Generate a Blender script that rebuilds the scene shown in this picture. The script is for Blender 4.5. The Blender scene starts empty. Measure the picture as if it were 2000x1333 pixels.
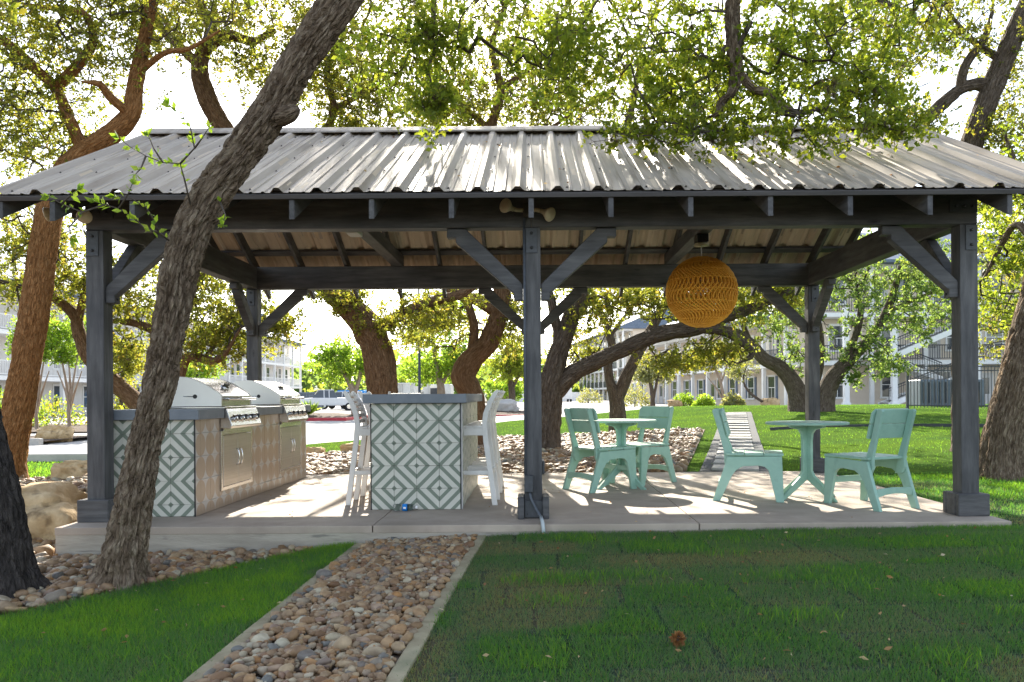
import bpy, bmesh, math, random
import numpy as np
from mathutils import Vector, Matrix, Euler

R = math.radians
rng = np.random.default_rng(7)
random.seed(7)
SC = bpy.context.scene
COL = SC.collection

# ------------------------------------------------------------------ camera
EYE, FPX, VX, VY, ROLL = 1.03, 1540.0, 1045.0, 772.0, R(0.4)
cam_d = bpy.data.cameras.new('camera'); cam = bpy.data.objects.new('camera', cam_d); COL.objects.link(cam)
cam.location = (0, 0, EYE); cam.rotation_euler = (R(90), ROLL, 0)
cam_d.sensor_width = 36.0; cam_d.sensor_fit = 'HORIZONTAL'; cam_d.lens = FPX / 2000 * 36
cam_d.shift_x = -(VX - 1000) / 2000; cam_d.shift_y = (VY - 666.5) / 2000
cam_d.clip_start = 0.05; cam_d.clip_end = 3000
SC.camera = cam

# ------------------------------------------------------------------ sky and sun
SUN_EL, SUN_AZ = R(31.0), R(-7.0)          # azimuth from +Y towards +X
world = bpy.data.worlds.new('World'); SC.world = world; world.use_nodes = True
wn = world.node_tree.nodes; wl = world.node_tree.links
sky = wn.new('ShaderNodeTexSky'); sky.sky_type = 'NISHITA'; sky.sun_disc = False
sky.sun_elevation = SUN_EL; sky.sun_rotation = SUN_AZ; sky.air_density = 1.0; sky.dust_density = 1.0; sky.ozone_density = 1.0
hsv = wn.new('ShaderNodeHueSaturation'); hsv.inputs['Saturation'].default_value = .62      # sky desaturated evenly, which takes the blue cast out of the shade
wl.new(sky.outputs[0], hsv.inputs['Color']); wl.new(hsv.outputs[0], wn['Background'].inputs[0]); wn['Background'].inputs[1].default_value = 0.15
sun_d = bpy.data.lights.new('sun', 'SUN'); sun_d.energy = 5.0; sun_d.angle = R(0.6); sun_d.color = (1.0, 0.92, 0.78)
sun = bpy.data.objects.new('sun', sun_d); COL.objects.link(sun)
to_sun = Vector((math.sin(SUN_AZ) * math.cos(SUN_EL), math.cos(SUN_AZ) * math.cos(SUN_EL), math.sin(SUN_EL)))
sun.rotation_euler = to_sun.to_track_quat('Z', 'Y').to_euler(); sun.location = to_sun * 60
SC.view_settings.view_transform = 'Standard'; SC.view_settings.look = 'None'
SC.view_settings.gamma = 1.0; SC.view_settings.use_curve_mapping = False
SC.view_settings.exposure = 1.5
SC.render.engine = 'CYCLES'
cy = SC.cycles
cy.use_denoising = True; cy.max_bounces = 8; cy.diffuse_bounces = 4; cy.glossy_bounces = 3
cy.transmission_bounces = 6; cy.transparent_max_bounces = 8; cy.caustics_reflective = False; cy.caustics_refractive = False
cy.sample_clamp_indirect = 6.0

# ------------------------------------------------------------------ helpers
CR, SR = math.cos(ROLL), math.sin(ROLL)
def px(x, y, Y):
    """the place in the world that a point of the photograph shows, at depth Y"""
    u, v = x - VX, VY - y
    a = u * CR + v * SR; b = -u * SR + v * CR
    return Vector((a * Y / FPX, Y, EYE + b * Y / FPX))

def hsh(i, j, k, seed):
    n = (i * 374761393 + j * 668265263 + k * 2147483647 + seed * 1274126177) & 0xffffffff
    n = ((n ^ (n >> 13)) * 1274126177) & 0xffffffff
    return ((n ^ (n >> 16)) & 0xffff) / 65535.0
def vnoise3(x, y, z, seed=0):
    x = np.asarray(x, float); y = np.asarray(y, float); z = np.asarray(z, float)
    x, y, z = np.broadcast_arrays(x, y, z)
    i = np.floor(x).astype(np.int64); j = np.floor(y).astype(np.int64); k = np.floor(z).astype(np.int64)
    fx = x - i; fy = y - j; fz = z - k
    fx = fx * fx * (3 - 2 * fx); fy = fy * fy * (3 - 2 * fy); fz = fz * fz * (3 - 2 * fz)
    def h(a, b, c): return hsh(i + a, j + b, k + c, seed)
    x0 = (h(0,0,0) * (1-fx) + h(1,0,0) * fx) * (1-fy) + (h(0,1,0) * (1-fx) + h(1,1,0) * fx) * fy
    x1 = (h(0,0,1) * (1-fx) + h(1,0,1) * fx) * (1-fy) + (h(0,1,1) * (1-fx) + h(1,1,1) * fx) * fy
    return x0 * (1-fz) + x1 * fz
def vnoise2(x, y, seed=0): return vnoise3(x, y, np.zeros_like(np.asarray(x, float)) + 0.37, seed)
def sstep(a, b, x): t = np.clip((x - a) / (b - a), 0, 1); return t * t * (3 - 2 * t)

def tag(o, label=None, cat=None, group=None, kind=None):
    if label: o['label'] = label
    if cat: o['category'] = cat
    if group: o['group'] = group
    if kind: o['kind'] = kind
    return o
def empty(name, loc=(0, 0, 0), rz=0.0):
    o = bpy.data.objects.new(name, None); COL.objects.link(o)
    o.location = loc; o.rotation_euler = (0, 0, rz); o.empty_display_size = 0.1
    return o
def link(name, me, mat=None, parent=None):
    o = bpy.data.objects.new(name, me); COL.objects.link(o)
    if mat is not None and not me.materials: me.materials.append(mat)
    if parent is not None:
        o.parent = parent
        if parent.get('_w'): o.location = [-c for c in parent.location]     # meshes of this thing are in world coordinates
        elif parent.parent is not None and parent.parent.get('_w'): pass
    return o
def wthing(name, loc, label, cat, group=None):
    """a thing whose parts are drawn in world coordinates; its Empty sits at its base"""
    o = empty(name, loc); o['_w'] = 1
    return tag(o, label, cat, group)
def copy_tree(o, parent=None):
    c = o.copy(); COL.objects.link(c); c.parent = parent
    for ch in [x for x in bpy.data.objects if x.parent == o]:
        copy_tree(ch, c)
    return c

class MB:
    """collects shapes into one mesh"""
    def __init__(s): s.v = []; s.f = []; s.uv = []
    def add(s, vs, fs):
        n = len(s.v); s.v += [tuple(p) for p in vs]; s.f += [tuple(i + n for i in q) for q in fs]; return s
    def box(s, x0, x1, y0, y1, z0, z1, M=None):
        vs = [Vector(p) for p in ((x0,y0,z0),(x1,y0,z0),(x1,y1,z0),(x0,y1,z0),(x0,y0,z1),(x1,y0,z1),(x1,y1,z1),(x0,y1,z1))]
        if M is not None: vs = [M @ p for p in vs]
        return s.add(vs, [(0,3,2,1),(4,5,6,7),(0,1,5,4),(1,2,6,5),(2,3,7,6),(3,0,4,7)])
    def bar(s, a, b, w, h, up=(0, 0, 1)):
        """a rectangular bar from a to b; w across, h along up"""
        a = Vector(a); b = Vector(b); d = (b - a).normalized(); sd = d.cross(Vector(up)).normalized(); u = sd.cross(d)
        vs = [p + sd * i * w / 2 + u * j * h / 2 for p in (a, b) for i, j in ((-1,-1),(1,-1),(1,1),(-1,1))]
        return s.add(vs, [(3,2,1,0),(4,5,6,7),(0,1,5,4),(1,2,6,5),(2,3,7,6),(3,0,4,7)])
    def prism(s, poly, axis, d0, d1, M=None):
        """poly in the two other axes, pushed along axis (0, 1 or 2)"""
        def P(q, d):
            p = [0, 0, 0]; o = [i for i in range(3) if i != axis]
            p[axis] = d; p[o[0]] = q[0]; p[o[1]] = q[1]; return M @ Vector(p) if M is not None else Vector(p)
        n = len(poly); vs = [P(q, d0) for q in poly] + [P(q, d1) for q in poly]
        fs = [tuple(range(n - 1, -1, -1)), tuple(range(n, 2 * n))] + [(i, (i + 1) % n, n + (i + 1) % n, n + i) for i in range(n)]
        return s.add(vs, fs)
    def tube(s, pts, r, n=8, caps=True):
        pts = [Vector(p) for p in pts]; m = len(pts)
        rs = r if hasattr(r, '__len__') else [r] * m
        t0 = (pts[1] - pts[0]).normalized(); ref = Vector((0, 0, 1)) if abs(t0.z) < .9 else Vector((1, 0, 0))
        u = t0.cross(ref).normalized(); vs = []
        for i, p in enumerate(pts):
            t = (pts[min(i + 1, m - 1)] - pts[max(i - 1, 0)]).normalized()
            u = (u - t * u.dot(t)).normalized(); w = t.cross(u)
            vs += [p + (u * math.cos(2 * math.pi * k / n) + w * math.sin(2 * math.pi * k / n)) * rs[i] for k in range(n)]
        fs = [(i * n + k, i * n + (k + 1) % n, (i + 1) * n + (k + 1) % n, (i + 1) * n + k) for i in range(m - 1) for k in range(n)]
        if caps: fs += [tuple(range(n - 1, -1, -1)), tuple((m - 1) * n + k for k in range(n))]
        return s.add(vs, fs)
    def lathe(s, prof, c, n=20, axis=Vector((0, 0, 1))):
        """prof: list of (radius, height along axis)"""
        axis = Vector(axis).normalized(); q = axis.to_track_quat('Z', 'Y'); c = Vector(c); vs = []
        for r, h in prof:
            vs += [c + q @ Vector((r * math.cos(2 * math.pi * k / n), r * math.sin(2 * math.pi * k / n), h)) for k in range(n)]
        m = len(prof)
        fs = [(i * n + k, i * n + (k + 1) % n, (i + 1) * n + (k + 1) % n, (i + 1) * n + k) for i in range(m - 1) for k in range(n)]
        fs += [tuple(range(n - 1, -1, -1)), tuple((m - 1) * n + k for k in range(n))]
        return s.add(vs, fs)
    def mesh(s, name, bevel=0.0, smooth=False, seg=1):
        me = bpy.data.meshes.new(name); me.from_pydata(s.v, [], s.f)
        bm = bmesh.new(); bm.from_mesh(me)
        bmesh.ops.recalc_face_normals(bm, faces=bm.faces)
        if bevel:
            es = [e for e in bm.edges if len(e.link_faces) == 2 and e.calc_face_angle(0) > R(30)]
            bmesh.ops.bevel(bm, geom=es, offset=bevel, segments=seg, profile=.6, affect='EDGES', clamp_overlap=True)
        bm.to_mesh(me); bm.free()
        if smooth:
            me.polygons.foreach_set('use_smooth', [True] * len(me.polygons))
        return me
    def build(s, name, mat, parent=None, bevel=0.0, smooth=False, seg=1):
        return link(name, s.mesh(name, bevel, smooth, seg), mat, parent)

def np_mesh(name, V, F, attrs=None, smooth=False, uv=None):
    """fast mesh from arrays: V (n,3), F (m,k); attrs {name: (n,) or (n,3)} on points"""
    me = bpy.data.meshes.new(name); V = np.ascontiguousarray(V, np.float32); F = np.ascontiguousarray(F, np.int32)
    m, k = F.shape
    me.vertices.add(len(V)); me.vertices.foreach_set('co', V.ravel())
    me.loops.add(m * k); me.loops.foreach_set('vertex_index', F.ravel())
    me.polygons.add(m); me.polygons.foreach_set('loop_start', np.arange(0, m * k, k, dtype=np.int32))
    if smooth: me.polygons.foreach_set('use_smooth', np.ones(m, bool))
    me.update(calc_edges=True)
    for a, d in (attrs or {}).items():
        d = np.ascontiguousarray(d, np.float32)
        if d.ndim == 1: me.attributes.new(a, 'FLOAT', 'POINT').data.foreach_set('value', d)
        else: me.attributes.new(a, 'FLOAT_VECTOR', 'POINT').data.foreach_set('vector', d.ravel())
    if uv is not None:
        l = me.uv_layers.new(name='UVMap'); l.data.foreach_set('uv', np.ascontiguousarray(np.asarray(uv, np.float32)[F.ravel()]).ravel())
    return me

# ------------------------------------------------------------------ materials
def new_mat(name):
    m = bpy.data.materials.new(name); m.use_nodes = True
    nt = m.node_tree; return m, nt.nodes, nt.links, nt.nodes['Principled BSDF']
def ramp(n, stops, interp='LINEAR'):
    r = n.new('ShaderNodeValToRGB'); r.color_ramp.interpolation = interp
    el = r.color_ramp.elements
    while len(el) < len(stops): el.new(0.5)
    for e, (p, c) in zip(el, stops): e.position = p; e.color = (*c, 1)
    return r
def coords(n, l, scale=(1, 1, 1), kind='Object'):
    tc = n.new('ShaderNodeTexCoord'); mp = n.new('ShaderNodeMapping'); mp.inputs['Scale'].default_value = scale
    l.new(tc.outputs[kind], mp.inputs[0]); return mp.outputs[0]
def pm(name, c1, c2, scale=6.0, rough=.6, metal=0.0, stretch=(1, 1, 1), bump=.15, bscale=60.0, bdist=.004, spec=.4, detail=5.0, stain=None, lo=.35, hi=.68):
    """two-tone mottled procedural material with fine relief"""
    m, n, l, b = new_mat(name)
    co = coords(n, l, stretch)
    t = n.new('ShaderNodeTexNoise'); t.inputs['Scale'].default_value = scale; t.inputs['Detail'].default_value = detail; t.inputs['Roughness'].default_value = .62
    l.new(co, t.inputs['Vector'])
    r = ramp(n, [(lo, c1), (hi, c2)]); l.new(t.outputs[0], r.inputs[0]); out = r.outputs[0]
    if stain:
        t3 = n.new('ShaderNodeTexNoise'); t3.inputs['Scale'].default_value = stain[0]; t3.inputs['Detail'].default_value = 6; l.new(co, t3.inputs['Vector'])
        r3 = ramp(n, [(stain[1], (0, 0, 0)), (stain[2], (1, 1, 1))]); l.new(t3.outputs[0], r3.inputs[0])
        mx = n.new('ShaderNodeMix'); mx.data_type = 'RGBA'; l.new(r3.outputs[0], mx.inputs[0]); l.new(out, mx.inputs[6]); mx.inputs[7].default_value = (*stain[3], 1); out = mx.outputs[2]
    l.new(out, b.inputs['Base Color'])
    b.inputs['Roughness'].default_value = rough; b.inputs['Metallic'].default_value = metal; b.inputs['Specular IOR Level'].default_value = spec
    if bump:
        t2 = n.new('ShaderNodeTexNoise'); t2.inputs['Scale'].default_value = bscale; t2.inputs['Detail'].default_value = 4; l.new(co, t2.inputs['Vector'])
        bp = n.new('ShaderNodeBump'); bp.inputs['Strength'].default_value = bump; bp.inputs['Distance'].default_value = bdist
        l.new(t2.outputs[0], bp.inputs['Height']); l.new(bp.outputs[0], b.inputs['Normal'])
    return m

M = {}
for ax, st in (('x', (.12, 1, 1)), ('y', (1, .12, 1)), ('z', (1, 1, .12))):
    M['wood_' + ax] = pm('painted_timber_' + ax, (.052, .051, .053), (.108, .106, .108), 22, .58, stretch=st, bump=.55, bscale=55, bdist=.006, stain=(4, .56, .75, (.03, .03, .033)))
for ax in 'xyz':
    m_ = M['wood_' + ax]; n = m_.node_tree.nodes; l = m_.node_tree.links; b = n['Principled BSDF']; src = b.inputs['Base Color'].links[0].from_socket
    st = {'x': (.5, 1.6, 1.6), 'y': (1.6, .5, 1.6), 'z': (1.6, 1.6, .5)}[ax]
    vo = n.new('ShaderNodeTexVoronoi'); vo.inputs['Scale'].default_value = 3.2; l.new(coords(n, l, st), vo.inputs['Vector'])
    r = ramp(n, [(0, (.25, .25, .25)), (.045, (.35, .35, .35)), (.06, (.85, .85, .85)), (.075, (.55, .55, .55)), (.10, (1, 1, 1))]); l.new(vo.outputs['Distance'], r.inputs[0])
    t = n.new('ShaderNodeTexNoise'); t.inputs['Scale'].default_value = 2.2; t.inputs['Detail'].default_value = 3; l.new(coords(n, l), t.inputs['Vector'])
    r2 = ramp(n, [(.3, (.72, .72, .75)), (.7, (1.35, 1.33, 1.3))]); l.new(t.outputs[0], r2.inputs[0])
    mx = n.new('ShaderNodeMix'); mx.data_type = 'RGBA'; mx.blend_type = 'MULTIPLY'; mx.inputs[0].default_value = 1; l.new(src, mx.inputs[6]); l.new(r.outputs[0], mx.inputs[7])
    mx2 = n.new('ShaderNodeMix'); mx2.data_type = 'RGBA'; mx2.blend_type = 'MULTIPLY'; mx2.inputs[0].default_value = 1; l.new(mx.outputs[2], mx2.inputs[6]); l.new(r2.outputs[0], mx2.inputs[7]); l.new(mx2.outputs[2], b.inputs['Base Color'])
M['steel_dark'] = pm('painted_steel', (.05, .053, .06), (.07, .075, .085), 30, .45, bump=.1, bscale=200)
M['bolt'] = pm('bolt_steel', (.03, .03, .03), (.06, .06, .06), 40, .4, metal=.8, bump=0)
M['galv'] = pm('galvalume', (.38, .325, .275), (.52, .45, .385), 5, .52, metal=.15, stretch=(3, .25, .25), bump=.06, bscale=300, stain=(5, .45, .66, (.27, .22, .175)))
M['panel_bounce'] = pm('panel_backer_bounce', (.50, .40, .30), (.60, .49, .37), 4, .6, stretch=(2, .3, .3), bump=.05, bscale=200)  # beige backer colour; slab bounce on the roof underside is painted into it
M['fascia'] = pm('fascia_timber', (.075, .07, .07), (.12, .11, .11), 14, .6, stretch=(.1, 1, 1), bump=.3, bscale=60)
M['slab'] = pm('concrete_slab', (.36, .295, .24), (.49, .41, .335), 2.6, .8, bump=.35, bscale=90, bdist=.004, stain=(1.3, .52, .72, (.26, .215, .17)), detail=8)
M['slab_side'] = pm('formed_concrete', (.33, .29, .235), (.47, .42, .345), 5, .85, stretch=(.4, 1, 2.5), bump=.6, bscale=40, bdist=.006, stain=(9, .60, .70, (.22, .20, .17)))
M['counter'] = pm('painted_counter', (.155, .175, .20), (.20, .22, .245), 9, .5, bump=.15, bscale=40)
M['counter_core'] = pm('cement_board', (.30, .28, .26), (.40, .37, .34), 9, .85)
M['black_trim'] = pm('black_trim', (.012, .012, .014), (.022, .022, .024), 9, .45, bump=0)
M['steel'] = pm('stainless', (.60, .58, .55), (.70, .68, .65), 3, .24, metal=1.0, stretch=(1, 1, 40), bump=.03, bscale=60)
M['steel_door'] = pm('brushed_stainless', (.50, .46, .42), (.60, .56, .52), 3, .34, metal=1.0, stretch=(1, .3, 60), bump=.05, bscale=30)
M['grill_side'] = pm('steel_side_reflection', (.80, .77, .70), (.86, .83, .76), 3, .42, metal=.35, bump=.02)  # stainless hood ends; the cream of the reflected lawn is painted into the colour
M['chrome'] = pm('chrome', (.7, .7, .7), (.8, .8, .8), 3, .1, metal=1.0, bump=0)
M['black'] = pm('black_plastic', (.012, .012, .012), (.02, .02, .02), 9, .35, bump=0)
M['mint'] = pm('mint_poly', (.28, .465, .38), (.325, .52, .43), 7, .48, bump=.15, bscale=120, stain=(9, .58, .78, (.235, .38, .31)))
M['white_poly'] = pm('white_poly', (.70, .68, .64), (.78, .76, .73), 7, .42, bump=.1, bscale=90)
M['rattan'] = pm('rattan', (.78, .34, .028), (.92, .46, .06), 40, .55, bump=.2, bscale=200)
M['cream'] = pm('cream_plastic', (.62, .52, .36), (.70, .60, .42), 12, .4, bump=0)
M['lampbox'] = pm('brown_box', (.05, .042, .035), (.08, .065, .05), 12, .6)
M['conduit'] = pm('conduit_paint', (.07, .08, .095), (.10, .11, .13), 20, .5)
M['pvc'] = pm('grey_pvc', (.42, .46, .47), (.52, .56, .57), 20, .4)
M['edging'] = pm('concrete_edging', (.27, .225, .14), (.42, .365, .24), 6, .85, bump=.5, bscale=60, stain=(3, .58, .7, (.20, .20, .12)))
M['soil'] = pm('soil', (.045, .032, .022), (.10, .075, .05), 12, .95, bump=.8, bscale=30, bdist=.02)
M['bedsoil'] = pm('bed_soil', (.10, .07, .05), (.22, .16, .12), 20, .95, bump=.8, bscale=40, bdist=.02)
M['mulch'] = pm('bark_mulch', (.035, .022, .015), (.12, .075, .05), 9, .95, bump=.9, bscale=14, bdist=.05)
M['road'] = pm('pale_asphalt', (.30, .29, .28), (.40, .39, .375), 1.2, .9, bump=.3, bscale=40, stain=(.25, .55, .75, (.24, .235, .23)))
M['walk'] = pm('pavement_concrete', (.45, .43, .40), (.56, .54, .50), 2, .85, bump=.3, bscale=40)
M['redcurb'] = pm('red_curb', (.42, .03, .045), (.55, .06, .075), 3, .6)
M['curb'] = pm('concrete_curb', (.42, .40, .37), (.54, .51, .47), 3, .85)
M['paver'] = pm('limestone_paver', (.33, .315, .29), (.45, .43, .39), 4, .85, bump=.4, bscale=30)
M['boulder'] = pm('limestone_boulder', (.40, .26, .12), (.66, .50, .30), 3.5, .9, bump=.9, bscale=14, bdist=.03, stain=(5, .58, .7, (.22, .15, .08)))
def glassy(name, col, rough=.08):
    m, n, l, b = new_mat(name); b.inputs['Base Color'].default_value = (*col, 1); b.inputs['Roughness'].default_value = rough
    b.inputs['Specular IOR Level'].default_value = .8
    t = n.new('ShaderNodeTexNoise'); t.inputs['Scale'].default_value = .7; bp = n.new('ShaderNodeBump'); bp.inputs['Strength'].default_value = .04
    l.new(coords(n, l), t.inputs['Vector']); l.new(t.outputs[0], bp.inputs['Height']); l.new(bp.outputs[0], b.inputs['Normal'])
    return m
M['pane'] = glassy('window_pane', (.055, .065, .075))
m, n, l, b = new_mat('clear_plastic'); b.inputs['Transmission Weight'].default_value = 1; b.inputs['IOR'].default_value = 1.12; b.inputs['Roughness'].default_value = .04
t = n.new('ShaderNodeTexNoise'); t.inputs['Scale'].default_value = 40; r = ramp(n, [(0, (.92, .96, .97)), (1, (1, 1, 1))]); l.new(t.outputs[0], r.inputs[0]); l.new(r.outputs[0], b.inputs['Base Color']); M['clear'] = m
M['blue'] = pm('blue_label', (.01, .20, .62), (.02, .26, .72), 20, .4, bump=0)
M['white'] = pm('white_paint', (.78, .77, .75), (.84, .83, .81), 4, .5, bump=.05)
M['siding'] = pm('tan_siding', (.68, .58, .47), (.74, .64, .53), 3, .7, bump=.1)
M['siding_grey'] = pm('grey_siding', (.52, .50, .48), (.58, .56, .54), 3, .7, bump=.1)
M['siding_pale'] = pm('pale_siding', (.70, .66, .61), (.76, .72, .67), 3, .7, bump=.1)
M['shingle'] = pm('blue_grey_roof', (.10, .14, .20), (.16, .20, .27), 6, .7, bump=.4, bscale=20)
M['iron'] = pm('dark_iron', (.03, .035, .045), (.05, .055, .065), 9, .5, bump=0)
M['container'] = pm('blue_grey_steel', (.10, .13, .17), (.15, .18, .22), 3, .5)
M['ctr_white'] = pm('white_steel', (.66, .64, .58), (.74, .72, .66), 3, .5)
M['car_white'] = pm('white_car_paint', (.72, .72, .72), (.78, .78, .78), 3, .2, spec=.6, bump=0)
M['tyre'] = pm('tyre_rubber', (.012, .012, .012), (.03, .03, .03), 30, .85)
M['sky_blue'] = pm('blue_banner', (.02, .20, .55), (.03, .28, .68), 1.2, .5)
m, n, l, b = new_mat('globe_lamp'); b.inputs['Roughness'].default_value = .25; t = n.new('ShaderNodeTexNoise'); r = ramp(n, [(0, (.82, .82, .8)), (1, (.88, .88, .86))]); l.new(t.outputs[0], r.inputs[0]); l.new(r.outputs[0], b.inputs['Base Color']); M['globe'] = m

# encaustic tile: diagonal bands that form diamonds round alternate corners (flat print, by UV)
def tile_mat(name, green, white):
    m, n, l, b = new_mat(name)
    uv = n.new('ShaderNodeUVMap'); sp = n.new('ShaderNodeSeparateXYZ'); l.new(uv.outputs[0], sp.inputs[0])
    def mth(op, a, bb=None):
        q = n.new('ShaderNodeMath'); q.operation = op
        for i, s in enumerate((a, bb)):
            if s is None: continue
            if isinstance(s, (int, float)): q.inputs[i].default_value = s
            else: l.new(s, q.inputs[i])
        return q.outputs[0]
    sm = mth('ADD', sp.outputs[0], sp.outputs[1]); d = mth('MINIMUM', sm, mth('SUBTRACT', 2.0, sm))
    r = ramp(n, [(0, green), (.12, white), (.38, green), (.59, white), (.89, green)], 'CONSTANT'); l.new(d, r.inputs[0])
    t = n.new('ShaderNodeTexNoise'); t.inputs['Scale'].default_value = 9; t.inputs['Detail'].default_value = 6; l.new(coords(n, l), t.inputs['Vector'])
    mx = n.new('ShaderNodeMix'); mx.data_type = 'RGBA'; mx.blend_type = 'MULTIPLY'; mx.inputs[0].default_value = .35
    r2 = ramp(n, [(.3, (.72, .72, .72)), (.7, (1, 1, 1))]); l.new(t.outputs[0], r2.inputs[0]); l.new(r.outputs[0], mx.inputs[6]); l.new(r2.outputs[0], mx.inputs[7])
    l.new(mx.outputs[2], b.inputs['Base Color']); b.inputs['Roughness'].default_value = .42
    return m
M['tile'] = tile_mat('diamond_tile', (.185, .22, .17), (.60, .585, .51))
m, n, l, b = new_mat('star_tile')
uv = n.new('ShaderNodeUVMap'); mp = n.new('ShaderNodeMapping'); l.new(uv.outputs[0], mp.inputs[0])
def vm(op, *a):
    q = n.new('ShaderNodeVectorMath'); q.operation = op
    for i, s in enumerate(a):
        if isinstance(s, tuple): q.inputs[i].default_value = s
        else: l.new(s, q.inputs[i])
    return q
d0 = vm('DISTANCE', uv.outputs[0], (0, .5, 0)).outputs['Value']; d1 = vm('DISTANCE', uv.outputs[0], (1, .5, 0)).outputs['Value']
mn = n.new('ShaderNodeMath'); mn.operation = 'MINIMUM'; l.new(d0, mn.inputs[0]); l.new(d1, mn.inputs[1])
r = ramp(n, [(0, (.42, .32, .235)), (.49, (.52, .50, .48))], 'CONSTANT'); l.new(mn.outputs[0], r.inputs[0])
t = n.new('ShaderNodeTexNoise'); t.inputs['Scale'].default_value = 10; l.new(coords(n, l), t.inputs['Vector'])
mx = n.new('ShaderNodeMix'); mx.data_type = 'RGBA'; mx.blend_type = 'MULTIPLY'; mx.inputs[0].default_value = .3
r2 = ramp(n, [(.3, (.75, .75, .75)), (.7, (1, 1, 1))]); l.new(t.outputs[0], r2.inputs[0]); l.new(r.outputs[0], mx.inputs[6]); l.new(r2.outputs[0], mx.inputs[7])
l.new(mx.outputs[2], b.inputs['Base Color']); b.inputs['Roughness'].default_value = .3
M['star'] = m

def stone_mat(name, src):
    m, n, l, b = new_mat(name)
    if src == 'object': s = n.new('ShaderNodeObjectInfo').outputs['Random']
    else:
        a = n.new('ShaderNodeAttribute'); a.attribute_name = 'rnd'; s = a.outputs['Fac']
    r = ramp(n, [(0, (0.167, 0.083, 0.032)), (.10, (0.375, 0.244, 0.120)), (.2, (0.208, 0.105, 0.048)), (.3, (0.451, 0.331, 0.192)), (.42, (0.375, 0.183, 0.056)), (.52, (0.476, 0.410, 0.280)), (.62, (0.267, 0.162, 0.084)), (.72, (0.417, 0.288, 0.168)), (.80, (0.158, 0.162, 0.148)), (.88, (0.342, 0.205, 0.128)), (.95, (0.550, 0.506, 0.368)), (1, (0.217, 0.135, 0.072))])
    l.new(s, r.inputs[0])
    t = n.new('ShaderNodeTexNoise'); t.inputs['Scale'].default_value = 26 if src != 'object' else 2.2; t.inputs['Detail'].default_value = 6; l.new(coords(n, l), t.inputs['Vector'])
    r2 = ramp(n, [(.3, (.5, .45, .42)), (.7, (1.0, 1.0, 1.0))]); l.new(t.outputs[0], r2.inputs[0])
    mx = n.new('ShaderNodeMix'); mx.data_type = 'RGBA'; mx.blend_type = 'MULTIPLY'; mx.inputs[0].default_value = .85
    l.new(r.outputs[0], mx.inputs[6]); l.new(r2.outputs[0], mx.inputs[7]); l.new(mx.outputs[2], b.inputs['Base Color'])
    b.inputs['Roughness'].default_value = .62
    bp = n.new('ShaderNodeBump'); bp.inputs['Strength'].default_value = .3; bp.inputs['Distance'].default_value = .01; l.new(t.outputs[0], bp.inputs['Height']); l.new(bp.outputs[0], b.inputs['Normal'])
    return m
M['stone'] = stone_mat('river_stone', 'object'); M['stone_many'] = stone_mat('river_stones', 'attr')

def leaf_mat(name, stops, trans=.5, tint=(1.35, 1.22, .5), spec=.35):
    """thin leaf: diffuse plus light let through; colour by a per-leaf random value"""
    m, n, l, b = new_mat(name)
    a = n.new('ShaderNodeAttribute'); a.attribute_name = 'rnd'
    r = ramp(n, stops); l.new(a.outputs['Fac'], r.inputs[0]); l.new(r.outputs[0], b.inputs['Base Color'])
    b.inputs['Roughness'].default_value = .45; b.inputs['Specular IOR Level'].default_value = spec
    tr = n.new('ShaderNodeBsdfTranslucent'); mx = n.new('ShaderNodeMix'); mx.data_type = 'RGBA'; mx.blend_type = 'MULTIPLY'; mx.inputs[0].default_value = 1
    l.new(r.outputs[0], mx.inputs[6]); mx.inputs[7].default_value = (*[c * 3.2 for c in tint], 1); l.new(mx.outputs[2], tr.inputs[0])
    sh = n.new('ShaderNodeMixShader'); sh.inputs[0].default_value = trans
    l.new(b.outputs[0], sh.inputs[1]); l.new(tr.outputs[0], sh.inputs[2]); l.new(sh.outputs[0], n['Material Output'].inputs[0])
    return m
M['leaf_oak'] = leaf_mat('oak_leaf', [(0, (.055, .095, .02)), (.45, (.095, .13, .025)), (.8, (.135, .155, .03)), (.93, (.165, .15, .035)), (1, (.15, .09, .03))], .6)
M['leaf_warm'] = leaf_mat('oak_leaf_autumn', [(0, (.065, .09, .025)), (.4, (.095, .115, .03)), (.7, (.125, .13, .035)), (.88, (.155, .12, .045)), (1, (.15, .09, .04))], .6)
M['leaf_blue'] = leaf_mat('oak_leaf_dark', [(0, (.055, .095, .05)), (.5, (.075, .12, .055)), (.85, (.11, .14, .045)), (1, (.14, .15, .045))], .6)
M['leaf_bright'] = leaf_mat('bright_leaf', [(0, (.07, .13, .025)), (.5, (.11, .18, .03)), (1, (.15, .20, .05))], .58)
M['leaf_olive'] = leaf_mat('olive_leaf', [(0, (.11, .13, .08)), (.6, (.17, .19, .11)), (1, (.20, .19, .10))], .35)
M['grass'] = leaf_mat('grass_blades', [(0, (.24, .19, .12)), (.15, (.17, .145, .09)), (.26, (.150, .170, .118)), (.45, (.096, .142, .090)), (.65, (.072, .138, .062)), (.82, (.066, .16, .04)), (1, (.16, .25, .035))], .45, (.82, .95, .36), .05)
M['dead_leaf'] = leaf_mat('dead_leaf', [(0, (.20, .09, .03)), (.6, (.34, .19, .08)), (1, (.50, .42, .28))], .2, (1, .9, .7))
M['moss'] = leaf_mat('ball_moss', [(0, (.10, .07, .045)), (.6, (.16, .125, .085)), (1, (.19, .165, .11))], .3, (1, .95, .8))

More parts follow.
